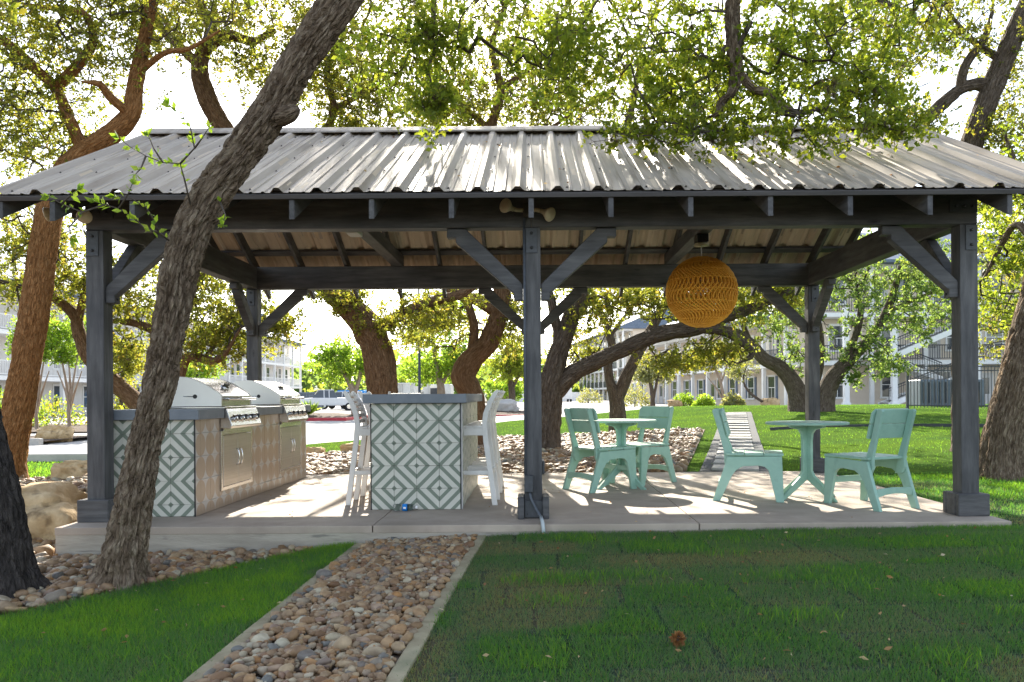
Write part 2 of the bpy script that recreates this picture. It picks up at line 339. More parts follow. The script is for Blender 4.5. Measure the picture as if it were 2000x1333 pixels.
def turf_mat(name):
    m, n, l, b = new_mat(name)
    a = n.new('ShaderNodeAttribute'); a.attribute_name = 'rnd'
    r = ramp(n, [(0, (.17, .135, .085)), (.15, (.12, .105, .065)), (.28, (.095, .11, .075)), (.5, (.066, .10, .062)), (.7, (.054, .105, .042)), (1, (.115, .19, .03))]); l.new(a.outputs['Fac'], r.inputs[0])
    t = n.new('ShaderNodeTexNoise'); t.inputs['Scale'].default_value = 55; t.inputs['Detail'].default_value = 5; l.new(coords(n, l), t.inputs['Vector'])
    r2 = ramp(n, [(.3, (.45, .45, .45)), (.7, (1.25, 1.25, 1.2))]); l.new(t.outputs[0], r2.inputs[0])
    mx = n.new('ShaderNodeMix'); mx.data_type = 'RGBA'; mx.blend_type = 'MULTIPLY'; mx.inputs[0].default_value = 1
    l.new(r.outputs[0], mx.inputs[6]); l.new(r2.outputs[0], mx.inputs[7]); l.new(mx.outputs[2], b.inputs['Base Color']); b.inputs['Roughness'].default_value = 1; b.inputs['Specular IOR Level'].default_value = 0
    bp = n.new('ShaderNodeBump'); bp.inputs['Strength'].default_value = .9; bp.inputs['Distance'].default_value = .03; l.new(t.outputs[0], bp.inputs['Height']); l.new(bp.outputs[0], b.inputs['Normal'])
    return m
M['turf'] = turf_mat('turf')

def bark_mat(name, dark, mid, light, a=42.0, b_=11.0, strength=1.0, dist=.02):
    m, n, l, b = new_mat(name)
    at = n.new('ShaderNodeAttribute'); at.attribute_name = 'bk'; mp = n.new('ShaderNodeMapping'); mp.inputs['Scale'].default_value = (a, a, b_); l.new(at.outputs['Vector'], mp.inputs[0])
    tn = n.new('ShaderNodeTexNoise'); tn.inputs['Scale'].default_value = 1.3; tn.inputs['Detail'].default_value = 4; l.new(mp.outputs[0], tn.inputs['Vector'])
    add = n.new('ShaderNodeMix'); add.data_type = 'RGBA'; add.blend_type = 'LINEAR_LIGHT'; add.inputs[0].default_value = .55; l.new(mp.outputs[0], add.inputs[6]); l.new(tn.outputs['Color'], add.inputs[7])
    vo = n.new('ShaderNodeTexVoronoi'); vo.feature = 'DISTANCE_TO_EDGE'; vo.inputs['Scale'].default_value = .8; l.new(add.outputs[2], vo.inputs['Vector'])
    rr = ramp(n, [(0, (0, 0, 0)), (.22, (1, 1, 1))]); l.new(vo.outputs['Distance'], rr.inputs[0])
    t2 = n.new('ShaderNodeTexNoise'); t2.inputs['Scale'].default_value = .85; t2.inputs['Detail'].default_value = 8; t2.inputs['Roughness'].default_value = .7; l.new(mp.outputs[0], t2.inputs['Vector'])
    r2 = ramp(n, [(.32, dark), (.5, mid), (.66, light)]); l.new(t2.outputs[0], r2.inputs[0]); l.new(r2.outputs[0], b.inputs['Base Color'])
    hm = n.new('ShaderNodeMath'); hm.operation = 'ADD'; l.new(rr.outputs[0], hm.inputs[0]); l.new(t2.outputs[0], hm.inputs[1])
    bp = n.new('ShaderNodeBump'); bp.inputs['Strength'].default_value = strength; bp.inputs['Distance'].default_value = dist; l.new(hm.outputs[0], bp.inputs['Height']); l.new(bp.outputs[0], b.inputs['Normal'])
    b.inputs['Roughness'].default_value = .9; b.inputs['Specular IOR Level'].default_value = .2
    return m
M['bark'] = bark_mat('oak_bark', (.085, .056, .036), (.205, .148, .102), (.37, .295, .215))
M['bark_dark'] = bark_mat('dark_bark', (.025, .022, .02), (.055, .046, .042), (.10, .086, .078))
M['bark_bounce'] = bark_mat('bounce_orange_bark', (.16, .072, .026), (.31, .148, .054), (.42, .23, .10), 36, 10)  # warm bounced light on this trunk is put into the bark colour
M['bark_warm'] = bark_mat('warm_bark', (.105, .058, .03), (.215, .125, .068), (.31, .205, .125), 36, 10)
M['bark_far'] = bark_mat('far_bark', (.075, .055, .04), (.14, .105, .078), (.21, .17, .135), 26, 7, 1.0, .03)
M['bark_pale'] = bark_mat('pale_bark', (.20, .14, .10), (.32, .24, .18), (.42, .34, .28), 30, 5, .4, .01)
M['twig'] = pm('twig_bark', (.055, .042, .033), (.12, .095, .075), 30, .9, bump=.3)
# ------------------------------------------------------------------ ground
def g(X, Y):
    X = np.asarray(X, float); Y = np.asarray(Y, float)
    front = np.interp(X, [-6, -3.8, -2.2, -1.2, 0, 2, 3.8, 6], [-.27, -.25, -.21, -.12, -.075, -.05, -.035, -.01])
    back = np.interp(X, [-8, -4, -1, 2.5, 6], [-.30, -.22, -.10, -.055, -.03])
    t = sstep(8.5, 11.5, Y); b = front * (1 - t) + back * t
    w = sstep(0.0, 8.0, X)
    rise = .027 * np.clip(Y - 11, 0, 19) * w
    rise = rise - .019 * np.clip(Y - 34, 0, 24) * w
    bump = (vnoise2(X * .9, Y * .9, 3) - .5) * .035 + (vnoise2(X * .25, Y * .25, 5) - .5) * .05 * sstep(11, 20, Y)
    return b + rise + bump * sstep(-30, 4, -np.abs(X) + 30)
def gz(x, y): return float(g(x, y))

def grid_sheet(name, U, W, fxy, off, mat, attr=None, kind='structure', label=None, smooth=True):
    uu, ww = np.meshgrid(U, W); X, Y = fxy(uu, ww); Z = g(X, Y) + off
    V = np.stack([X.ravel(), Y.ravel(), np.asarray(Z).ravel()], 1); nu, nw = len(U), len(W)
    i = (np.arange(nw - 1)[:, None] * nu + np.arange(nu - 1)[None, :]).ravel()
    F = np.stack([i, i + 1, i + nu + 1, i + nu], 1)
    at = {'rnd': attr(V[:, 0], V[:, 1])} if attr is not None else None
    o = link(name, np_mesh(name, V, F, at, smooth), mat); tag(o, label, None, None, kind); return o

def gr_l(Y): return -1.345 - (6.26 - Y) * .004
def gr_r(Y): return -.455 - (6.26 - Y) * .042
def lawn_tone(x, y):
    """0 dry straw .. 0.35 dull .. 1 fresh and sunlit green, in sod-sized patches"""
    a = vnoise2(x * 1.1 + 3, y * 1.6, 11); b = vnoise2(x * 3.1, y * 4.2, 12); c = vnoise2(x * 9, y * 9, 13)
    t = .02 + .44 * a + .30 * b + .14 * c
    sod = hsh(np.floor(x / .62 + .25 * np.floor(y / .45)).astype(np.int64), np.floor(y / .45).astype(np.int64), 0 * np.floor(x).astype(np.int64), 4)
    t = t + .09 + (sod - .5) * .34
    sy = np.abs((y / .45) % 1 - .5); sx = np.abs((x / .62 + .25 * np.floor(y / .45)) % 1 - .5); t = t - .16 * np.maximum(sstep(.45, .5, sy), sstep(.46, .5, sx)) * (y < 6.3)
    dry = sstep(.52, .68, vnoise2(x * 1.5 + 9, y * 2.3 + 4, 15)); t = t * (1 - dry * .8) + .08 * dry
    lush = sstep(.58, .74, vnoise2(x * 1.2 + 31, y * 1.9 + 7, 16)); t = t + lush * .20
    t = np.minimum(t, .80); far = sstep(8.0, 11.5, y); t = t * (1 - far) + (.80 + .2 * a + .12 * (b - .5)) * far  # the back lawn's sunlit brightness is put into its tone
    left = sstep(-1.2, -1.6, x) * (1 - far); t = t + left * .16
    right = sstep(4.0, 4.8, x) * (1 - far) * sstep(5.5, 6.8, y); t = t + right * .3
    return np.clip(t, 0, 1)

xs = np.unique(np.concatenate([np.linspace(-700, -60, 22), np.linspace(-60, -8, 40), np.linspace(-8, 8, 60), np.linspace(8, 60, 40), np.linspace(60, 700, 22)]))
ys = np.unique(np.concatenate([np.linspace(-60, 0, 14), np.linspace(0, 14, 50), np.linspace(14, 60, 45), np.linspace(60, 900, 40)]))
grid_sheet('ground', xs, ys, lambda u, w: (u, w), -.035, M['soil'])

# far paving first, then what lies on it
grid_sheet('parking_lot', np.linspace(-75, 60, 90), np.linspace(19.5, 130, 70), lambda u, w: (u, w), .0, M['road'])
grid_sheet('road', np.linspace(-75, -7.0, 60), np.linspace(16.6, 22.2, 8), lambda u, w: (u, w), .012, M['road'])
def xl(Y): return np.interp(Y, [10, 16.4, 18.5, 20.5, 22, 34, 38, 42, 46], [-7.0, -7.0, -6.6, -6.3, -5.4, -1.0, 2.0, 10.0, 24.0])
def lawn_xy(u, w): a = xl(w); return a + (60 - a) * u ** 1.6, w
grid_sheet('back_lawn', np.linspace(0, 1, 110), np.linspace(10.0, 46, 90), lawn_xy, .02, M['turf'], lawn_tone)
grid_sheet('left_verge', np.linspace(-30, -6.5, 40), np.linspace(12.5, 16.6, 10), lambda u, w: (u, w), .018, M['turf'], lawn_tone)
grid_sheet('side_lawn', np.linspace(3.6, 16, 70), np.linspace(5.9, 10.05, 30), lambda u, w: (u, w), .0, M['turf'], lawn_tone)
grid_sheet('front_lawn', np.linspace(0, 1, 130), np.linspace(.3, 6.25, 110), lambda u, w: (gr_r(w) + .04 + (9 - gr_r(w)) * u, w), -.002, M['turf'], lawn_tone)
def bed_edge(Y): return np.interp(Y, [0, 3.4, 4.58, 5.3, 5.85, 6.3], [-4.6, -3.75, -3.1, -2.55, -2.15, -1.62])
grid_sheet('grass_strip', np.linspace(0, 1, 40), np.linspace(.3, 6.26, 90), lambda u, w: (bed_edge(w) + (gr_l(w) - .09 - bed_edge(w)) * u, w), -.002, M['turf'], lawn_tone)
bed_l = grid_sheet('left_stone_bed', np.linspace(0, 1, 50), np.linspace(.3, 12.8, 90), lambda u, w: (-13 + (np.where(w < 6.27, bed_edge(np.minimum(w, 6.27)), -3.78) + 13) * u, w), -.012, M['bedsoil'])
strip = grid_sheet('gravel_strip', np.linspace(0, 1, 20), np.linspace(.3, 6.26, 70), lambda u, w: (gr_l(w) - .03 + (gr_r(w) - gr_l(w) + .06) * u, w), -.012, M['bedsoil'])
def bb_r(Y): return np.interp(Y, [10, 20], [1.85, 4.3])
bed_b = grid_sheet('back_stone_bed', np.linspace(0, 1, 60), np.linspace(10.3, 20.0, 50), lambda u, w: (-7.2 + (bb_r(w) + 7.2) * u, 10.3 + (w - 10.3) * np.interp(u, [.3, .5], [.66, 1])), .035, M['bedsoil'])

# concrete edging along the gravel strip, in cast lengths
for fx, lb in ((lambda Y: gr_l(Y) - .045, 'pale concrete edging between grass strip and gravel'), (lambda Y: gr_r(Y) + .03, 'pale concrete edging between gravel and broad lawn')):
    e = empty('edging', (fx(3.2), 3.2, gz(fx(3.2), 3.2))); e['_w'] = 1; tag(e, lb, 'edging')
    y = .3; w = .036
    while y < 6.2:
        y1 = min(y + 1.18, 6.245); vs = []
        for yy in (y + .004, y1 - .004):
            x = fx(yy); zz = gz(x, yy); vs += [(x - w, yy, zz - .1), (x + w, yy, zz - .1), (x + w, yy, zz + .016), (x - w, yy, zz + .016)]
        MB().add(vs, [(3,2,1,0),(4,5,6,7),(0,1,5,4),(1,2,6,5),(2,3,7,6),(3,0,4,7)]).build('edging_length', M['edging'], e, bevel=.010, seg=2); y = y1

# ------------------------------------------------------------------ slab
X0, X1, YS0, YS1 = -3.83, 3.785, 6.27, 10.42
slab = MB(); J = [X0, -1.30, 1.30, X1]
slab_root = empty('concrete_slab', (0, 8.3, 0)); slab_root['_w'] = 1; tag(slab_root, kind='structure')
ysj = [YS0, 8.30, YS1]
for i in range(3):
    for j in range(2):
        MB().box(J[i] + (.004 if i else 0), J[i + 1] - (.004 if i < 2 else 0), ysj[j] + (.004 if j else 0), ysj[j + 1] - (.004 if j == 0 else 0), -.06, 0).build('slab_panel', M['slab'], slab_root, bevel=.006, seg=2)
MB().box(X0 + .004, X1 - .004, YS0 + .004, YS1 - .004, -.5, -.055).build('footing', M['slab_side'], slab_root, bevel=.004)

# ------------------------------------------------------------------ river stones
bm = bmesh.new(); bmesh.ops.create_icosphere(bm, subdivisions=2, radius=1); ICO2v = np.array([v.co for v in bm.verts]); ICO2f = np.array([[v.index for v in f.verts] for f in bm.faces]); bm.free()
bm = bmesh.new(); bmesh.ops.create_icosphere(bm, subdivisions=1, radius=1); ICO1v = np.array([v.co for v in bm.verts]); ICO1f = np.array([[v.index for v in f.verts] for f in bm.faces]); bm.free()
def stone_shapes(base, n, seed):
    out = []
    for k in range(n):
        d = base.copy(); nz = vnoise3(d[:, 0] * 1.1 + 7 * k, d[:, 1] * 1.1, d[:, 2] * 1.1, seed + k)
        nz2 = vnoise3(d[:, 0] * 2.6 + 7 * k, d[:, 1] * 2.6, d[:, 2] * 2.6, seed + 50 + k)
        d = np.sign(d) * np.abs(d) ** .8; out.append(d * (.66 + .46 * nz + .26 * nz2)[:, None])
    return np.array(out)
ST2 = stone_shapes(ICO2v, 20, 100); ST1 = stone_shapes(ICO1v, 16, 200)
ST2_me = [np_mesh('stone', v, ICO2f, None, True) for v in ST2]
def rot_mats(n, tilt):
    az = rng.uniform(0, 2 * np.pi, n); tx = rng.normal(0, tilt, n); ty = rng.normal(0, tilt, n)
    def rm(a, i, j):
        m = np.tile(np.eye(3), (n, 1, 1)); c, s = np.cos(a), np.sin(a); m[:, i, i] = c; m[:, j, j] = c; m[:, i, j] = -s; m[:, j, i] = s; return m
    return rm(az, 0, 1) @ rm(tx, 1, 2) @ rm(ty, 0, 2), az, tx, ty
def scatter_stones(parent, pts, size, base, faces, singles, label_stuff):
    """pts (n,2); the nearest `singles` become stones of their own, the rest one mesh"""
    n = len(pts); o = np.argsort(pts[:, 1] - size * 8); pts = pts[o]; size = size[o]
    S = size[:, None] * np.stack([rng.uniform(.8, 1.35, n), rng.uniform(.75, 1.05, n), rng.uniform(.45, .75, n)], 1)
    z = g(pts[:, 0], pts[:, 1]) + rng.uniform(-.004, .022, n) + S[:, 2] * .25
    if singles:
        for k in range(singles):
            ob = link('stone', ST2_me[int(rng.integers(len(ST2_me)))], M['stone'], parent)
            ob.location = (pts[k, 0], pts[k, 1], z[k]); ob.scale = S[k]; ob.rotation_euler = (rng.normal(0, .3), rng.normal(0, .3), rng.uniform(0, 6.28))
    pts, S, z, size = pts[singles:], S[singles:], z[singles:], size[singles:]
    big = size > .024
    for msk, bs, fc in ((big, base, faces), (~big, ST1, ICO1f)) if len(base[0]) > 20 else ((size > 0, base, faces),):
        P, Sc, zz = pts[msk], S[msk], z[msk]; n = len(P)
        if not n: continue
        Rm, *_ = rot_mats(n, .3); kk = rng.integers(len(bs), size=n)
        V = np.einsum('nij,nvj->nvi', Rm, bs[kk] * Sc[:, None, :]) + np.concatenate([P, zz[:, None]], 1)[:, None, :]
        nv = bs.shape[1]; F = (fc[None] + (np.arange(n) * nv)[:, None, None]).reshape(-1, 3)
        ob = link('small_stones', np_mesh('small_stones', V.reshape(-1, 3), F, {'rnd': np.repeat(rng.random(n), nv)}, True), M['stone_many'], parent); tag(ob, kind='stuff')
def spread(n, x0, x1, y0, y1, ok=None, gap=None):
    p = np.stack([rng.uniform(x0, x1, n), rng.uniform(y0, y1, n)], 1)
    return p[ok(p[:, 0], p[:, 1])] if ok is not None else p
p = spread(10000, -1.5, -.4, 1.2, 6.24, lambda x, y: (x > gr_l(y) + .0) & (x < gr_r(y) - .012)); vis = p[:, 1] > 2.6
scatter_stones(strip, p[vis], np.clip(rng.gamma(4, .0034, vis.sum()) + .005, .008, .046), ST2, ICO2f, 300, '')
scatter_stones(strip, p[~vis], np.clip(rng.gamma(5, .0046, (~vis).sum()) + .006, .012, .055), ST1, ICO1f, 0, '')
ok = lambda x, y: (x < bed_edge(np.minimum(y, 6.2)) - .03) & ((x < -3.9) | (y < 6.24))
p = spread(9500, -5.4, -1.7, 3.6, 6.24, ok); scatter_stones(bed_l, p, np.clip(rng.gamma(4, .0046, len(p)) + .006, .010, .058), ST2, ICO2f, 300, '')
p = spread(7500, -9.6, -3.86, 6.24, 12.8, ok); scatter_stones(bed_l, p, np.clip(rng.gamma(6, .006, len(p)) + .012, .02, .085), ST1, ICO1f, 0, '')
okb = lambda x, y: (x < bb_r(y) - .05) & (y < np.where(x < -2.4, 16.6, 19.9))
p = spread(15000, -7.1, 4.3, 10.44, 20, okb); scatter_stones(bed_b, p, np.clip(rng.gamma(6, .0062, len(p)) + .012, .02, .09), ST1, ICO1f, 0, '')
for c in bed_b.children: c.location.z += .045

# ------------------------------------------------------------------ boulders
def boulder(loc, sx, sy, sz, seed, label, rz=0.0, mat='boulder'):
    v = ICO2v; bm = bmesh.new(); bmesh.ops.create_icosphere(bm, subdivisions=4, radius=1)
    d = np.array([w.co for w in bm.verts]); q = np.sign(d) * np.abs(d) ** .62
    nz = vnoise3(d[:, 0] * 1.6 + seed, d[:, 1] * 1.6, d[:, 2] * 1.6, seed) - .5
    nz2 = vnoise3(d[:, 0] * 5 + seed, d[:, 1] * 5, d[:, 2] * 5, seed + 1) - .5; nz3 = np.abs(vnoise3(d[:, 0] * 11, d[:, 1] * 11, d[:, 2] * 14, seed + 2) - .5)
    q = q * (.82 + .45 * nz + .26 * nz2 - .16 * nz3)[:, None]
    for w, c in zip(bm.verts, q): w.co = (c[0] * sx, c[1] * sy, c[2] * sz)
    me = bpy.data.meshes.new('boulder'); bm.to_mesh(me); bm.free(); me.polygons.foreach_set('use_smooth', [True] * len(me.polygons))
    o = link('boulder', me, M[mat]); o.location = loc; o.rotation_euler.z = rz; tag(o, label, 'boulder', 'boulders round the pavilion'); return o
boulder((-4.55, 7.3, -.08), .55, .72, .34, 3, 'large tan limestone boulder against the left end of the slab', .2)
b_ = px(150, 908, 12.6); boulder((b_.x, 12.6, gz(b_.x, 12.6) + .10), .36, .28, .22, 5, 'small tan boulder lying behind the left corner post')
b_ = px(105, 838, 24.0); boulder((b_.x, 24.0, -.15), .62, .5, .38, 8, 'pale boulder in the mulch beside the road, between orange trunk and corner post')
b_ = px(615, 880, 16.6); boulder((b_.x, 16.6, gz(b_.x, 16.6) + .09), .22, .2, .16, 11, 'small tan boulder at the grass edge beside the second grill')
b_ = px(688, 876, 16.8); boulder((b_.x, 16.8, gz(b_.x, 16.8) + .11), .26, .22, .19, 13, 'tan boulder at the grass edge next to the white stools')
# ------------------------------------------------------------------ pavilion
XP = [-3.67, -.02, 3.63]; YC = [6.655, 10.315]; PW = .148; HB = 2.43; HT = 2.72; BW = .14
RY, ZR, MS = 8.485, 3.86, .512; EV = 2.50          # ridge line, ridge height of the sheet, slope, run to the eave
pav = wthing('pavilion', (0, 8.485, 0), 'open timber pavilion painted charcoal with ribbed metal gable roof', 'pavilion')
def zs(y): return ZR - MS * abs(y - RY)
posts = {}
for j, y in enumerate(YC):
    for i, x in enumerate(XP):
        hw = PW / 2
        p = MB().box(x - hw, x + hw, y - hw, y + hw, .0, HB).build('post', M['wood_z'], pav, bevel=.007, seg=2)
        posts[i, j] = p
        bw = .13
        mb = MB()
        if (i, j) == (1, 0):   # wrapped base open at the front with an access plate
            mb.box(x - bw, x - hw - .002, y - bw, y + bw, 0, .185).box(x + hw + .002, x + bw, y - bw, y + bw, 0, .185).box(x - hw - .002, x + hw + .002, y + hw + .002, y + bw, 0, .185)
            mb.build('post_base', M['wood_x'], p, bevel=.006)
            pl = MB().box(x - .072, x + .078, y - hw - .014, y - hw - .002, .01, .15).build('access_plate', M['steel_dark'], p, bevel=.003)
            MB().lathe([(.006, 0), (.006, .004)], (x - .05, y - hw - .0145, .04), 8, (0, -1, 0)).build('screw', M['bolt'], p)
        else:
            mb.box(x - bw, x + bw, y - bw, y - hw - .002, 0, .185).box(x - bw, x + bw, y + hw + .002, y + bw, 0, .183)
            mb.box(x - bw + .002, x - hw - .002, y - hw, y + hw, 0, .184).box(x + hw + .002, x + bw - .002, y - hw, y + hw, 0, .184)
            mb.build('post_base', M['wood_x'], p, bevel=.006)
        # tie strap over the joint of post and beam, with bolts
        f = y - hw if j == 0 else y - hw
        dx = {0: -.012, 1: 0, 2: .018}[i]
        MB().box(x + dx - .048, x + dx + .048, f - .009, f - .001, HB - .215, HB - .005).build('strap', M['steel_dark'], p, bevel=.002)
        for zz in (HB - .05, HB - .17):
            MB().lathe([(.013, 0), (.013, .009), (.006, .012)], (x + dx, f - .009, zz), 6, (0, -1, 0)).build('bolt', M['bolt'], p)
# beams: long ones over the posts, short ones between them
for j, y in enumerate(YC):
    b = MB().box(XP[0] - .075, XP[1] - .003, y - BW / 2, y + BW / 2, HB + .002, HT).build('beam', M['wood_x'], pav, bevel=.006)
    b2 = MB().box(XP[1] + .003, XP[2] + .075, y - BW / 2, y + BW / 2, HB + .002, HT).build('beam', M['wood_x'], pav, bevel=.006)
    if j == 0:
        f = y - BW / 2
        for x, bb in ((XP[0], b), (XP[2], b2)):
            s = 1 if x < 0 else -1
            MB().box(x - .075 if s > 0 else x - .16, x + .16 if s > 0 else x + .072, f - .009, f - .001, HB + .10, HB + .205).build('strap', M['steel_dark'], bb, bevel=.002)
            for k in (-.03, .04, .11):
                MB().lathe([(.012, 0), (.012, .008), (.005, .011)], (x + s * k, f - .009, HB + .15), 6, (0, -1, 0)).build('bolt', M['bolt'], bb)
for x in (XP[0], XP[2]):
    MB().box(x - BW / 2, x + BW / 2, YC[0] + BW / 2 + .002, YC[1] - BW / 2 - .002, HB + .004, HT - .004).build('beam', M['wood_y'], pav, bevel=.006)
# ties from header to header, resting on them
for x in (-1.78, 1.78):
    MB().box(x - .07, x + .07, YC[0] - BW / 2 + .02, YC[1] + BW / 2 - .02, HT + .002, HT + .15).build('tie_beam', M['wood_y'], pav, bevel=.006)
# knee braces with square shoes at both ends
def brace(x, y, dx, dy, parent):
    hw = PW / 2; d = Vector((dx, dy, 0)); a = Vector((x, y, 0)) + d * (hw + .002)
    L = .545; up = Vector((0, 0, 1)); w = .092; side = d.cross(up)
    z0 = HB - .605
    prof = [(0, z0), (.075, z0), (.075, z0 + .065), (.09, z0 + .072), (L + .015, HB - .118), (L + .015, HB - .075), (L + .09, HB - .075), (L + .09, HB - .004), (L - .07, HB - .004), (0, z0 + .135)]
    vs = []
    for s in (-w / 2, w / 2): vs += [a + d * q[0] + up * q[1] + side * s for q in prof]
    n = len(prof); fs = [tuple(range(n - 1, -1, -1)), tuple(range(n, 2 * n))] + [(i, (i + 1) % n, n + (i + 1) % n, n + i) for i in range(n)]
    o = MB().add(vs, fs).build('brace', M['wood_x'], parent, bevel=.005)
    c = a + d * .075 + up * (z0 + .035)
    MB().lathe([(.010, 0), (.010, .008)], c, 6, d).build('bolt', M['bolt'], o)
for j, y in enumerate(YC):
    for i, x in enumerate(XP):
        if i > 0: brace(x, y, -1, 0, pav)
        if i < 2: brace(x, y, 1, 0, pav)
        if i != 1: brace(x, y, 0, 1 if j == 0 else -1, pav)
# rafters, purlins, fascia, rake boards
TP = .045                        # purlin thickness (vertical)
RD = .158                        # rafter depth (vertical)
for k in range(-6, 7):
    x = XP[1] + .6096 * k
    for s in (-1, 1):
        ye = RY + s * (EV - .035); top0, top1 = ZR - .012 - TP, zs(ye) - .012 - TP
        poly = [(RY + s * .02, top0 - RD), (RY + s * .02, top0), (ye, top1), (ye, top1 - RD)]
        MB().prism(poly, 0, x - .0205, x + .0205).build('rafter', M['wood_y'], pav, bevel=.003)
MB().box(XP[1] - 4.05, XP[1] + 4.05, RY - .018, RY + .018, ZR - .012 - TP - .24, ZR - .03).build('ridge_board', M['wood_x'], pav, bevel=.003)
SN = math.sqrt(1 + MS * MS); cs, sn = 1 / SN, MS / SN
for s in (-1, 1):
    for dy in (.12, .70, 1.28, 1.80, EV - .065):
        y = RY + s * dy; zc = zs(y) - .012 - TP / 2
        w = .045 if dy < EV - .1 else .062
        up = Vector((0, s * sn, cs))
        mb = MB(); mb.bar((XP[1] - 4.08, y, zc), (XP[1] + 4.08, y, zc), w * 2, TP * cs - .003, up)
        mb.build('purlin' if dy < EV - .1 else 'fascia', M['wood_x'] if dy < EV - .1 else M['fascia'], pav, bevel=.003)
    for x in (XP[1] - 4.055, XP[1] + 4.055):
        ye = RY + s * (EV - .035); t0, t1 = ZR - .060, zs(ye) - .060
        MB().prism([(RY + s * .002, t0 - .13), (RY + s * .002, t0), (ye, t1), (ye, t1 - .13)], 0, x - .02, x + .02).build('rake_board', M['wood_y'], pav, bevel=.003)
# ribbed sheets, each 0.914 m wide with three tall ribs
def panel_section():
    pts = []; P = .3048
    for r in range(3):
        c = r * P
        for dx, h in ((-.052, .0), (-.018, .036), (.018, .036), (.052, 0)): pts.append((c + dx, h))
        for q in (.105, .200):
            for dx, h in ((-.016, 0), (-.008, .006), (.008, .006), (.016, 0)): pts.append((c + q + dx, h))
    pts.append((3 * P - .05, 0)); pts.append((3 * P - .012, .035))
    return pts
sec = panel_section(); NP = 9; W = .9144
for s in (-1, 1):
    for k in range(NP):
        x0 = XP[1] - NP * W / 2 + k * W + .05; off = .0012 * (k % 2) + rng.uniform(0, .0012); mb = MB(); vs = []; fs = []
        run = np.linspace(0.015, EV + rng.uniform(-.006, .006), 7); n = len(sec)
        wob = rng.normal(0, .0022, (7, n))
        for a, d in enumerate(run):
            for b, (px_, h) in enumerate(sec):
                y = RY + s * d; z = ZR - MS * d; hh = h + off + wob[a, b] * (1 if h < .01 else .3)
                vs.append((x0 + px_, y + s * sn * hh, z + cs * hh))
        for a in range(6):
            for b in range(n - 1): fs.append((a * n + b, a * n + b + 1, (a + 1) * n + b + 1, (a + 1) * n + b))
        nv, nf = len(vs), len(fs)
        vs += [(v[0], v[1] - s * sn * .0015, v[2] - cs * .0015) for v in vs]; fs += [tuple(i + nv for i in f[::-1]) for f in fs]
        me = bpy.data.meshes.new('roof_panel'); me.from_pydata(vs, [], fs if s < 0 else [f[::-1] for f in fs]); me.materials.append(M['galv']); me.materials.append(M['panel_bounce'])
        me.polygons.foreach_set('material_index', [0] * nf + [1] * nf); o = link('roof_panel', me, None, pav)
        sc = MB()
        for d in (.25, .70, 1.28, 1.80, 2.42):
            for px_ in (.075, .38, .685):
                y = RY + s * d; z = ZR - MS * d + .004
                sc.lathe([(.010, 0), (.010, .002), (.005, .003), (.005, .009)], (x0 + px_, y, z), 6, (0, s * sn, cs))
        so = sc.build('screws', M['bolt'], o); tag(so, kind='stuff')
cap = []
for s in (-1, 1):
    pass
xa, xb = XP[1] - NP * W / 2 + .0, XP[1] + NP * W / 2 + .05
prof = [(-.17, -.17 * MS + .048), (-.155, -.155 * MS + .058), (-.03, .05 + .0), (0, .066), (.03, .05), (.155, -.155 * MS + .058), (.17, -.17 * MS + .048)]
prof = prof + [(p[0], p[1] - .006) for p in prof[::-1]]
MB().prism([(RY + a, ZR + b) for a, b in prof], 0, xa, xb).build('ridge_cap', M['galv'], pav)

# small fittings on the pavilion
def floodlight(c, label, dirs):
    t = wthing('floodlight', c, label, 'floodlight', 'floodlights on the front beam'); c = Vector(c)
    MB().box(c.x - .035, c.x + .035, c.y, c.y + .05, c.z - .06, c.z + .06).build('junction_box', M['lampbox'], t, bevel=.006)
    for s, d in dirs:
        d = Vector(d).normalized(); a = c + Vector((s * .037, .02, 0)); 
        MB().tube([a - Vector((s * .01, 0, 0)), a + Vector((s * .045, -.01, .0)), a + Vector((s * .06, -.012, 0)) + d * .035], .017, 12).build('lamp_neck', M['cream'], t, smooth=True)
        q = a + Vector((s * .06, -.012, 0)) + d * .03
        MB().lathe([(.020, 0), (.022, .03), (.046, .075), (.058, .095), (.060, .105), (.054, .112), (.0, .118)], q, 24, d).build('lamp_bulb', M['cream'], t, smooth=True)
fy = YC[0] - BW / 2
floodlight((-.055, fy - .052, 2.565), 'twin cream floodlight on dark box above the middle front post', ((-1, (-.75, -1.0, .12)), (1, (.9, -.75, -.55))))
c = px(140, 412, 6.53); floodlight((-3.80, fy - .052, c.z), 'twin cream floodlight at the left corner of the front beam, behind leaves', ((-1, (-1, -.2, -.25)), (1, (.3, -.9, -.6))))
cd = wthing('conduit', (-.08, fy, .3), 'charcoal electrical conduit running down the middle front post to a box', 'conduit')
hx = XP[1] - .062; hy = YC[0] - PW / 2
MB().tube([(hx, hy - .013, .36), (hx, hy - .013, 2.505)], .011, 10).build('conduit_pipe', M['conduit'], cd, smooth=True)
MB().box(XP[1] - .074, XP[1] - .002, hy - .055, hy - .001, .225, .365).build('outlet_box', M['steel_dark'], cd, bevel=.004)
fl = [(XP[1] - .03, hy - .03, .23), (XP[1] - .02, hy - .035, .17), (XP[1] + .015, hy - .05, .10), (XP[1] + .05, hy - .075, .04), (XP[1] + .062, hy - .10, .02)]
MB().tube(fl, .012, 10).build('flexible_conduit', M['conduit'], cd, smooth=True)
MB().tube([(XP[1] + .06, hy - .095, .03), (XP[1] + .072, YS0 - .02, .022), (XP[1] + .078, YS0 - .028, -.02), (XP[1] + .085, YS0 - .03, -.16)], .015, 10).build('pipe_sleeve', M['pvc'], cd, smooth=True)
wb = wthing('wall_box', (XP[1] + .09, YC[0], .42), 'small grey outlet box on the right side of the middle front post', 'outlet')
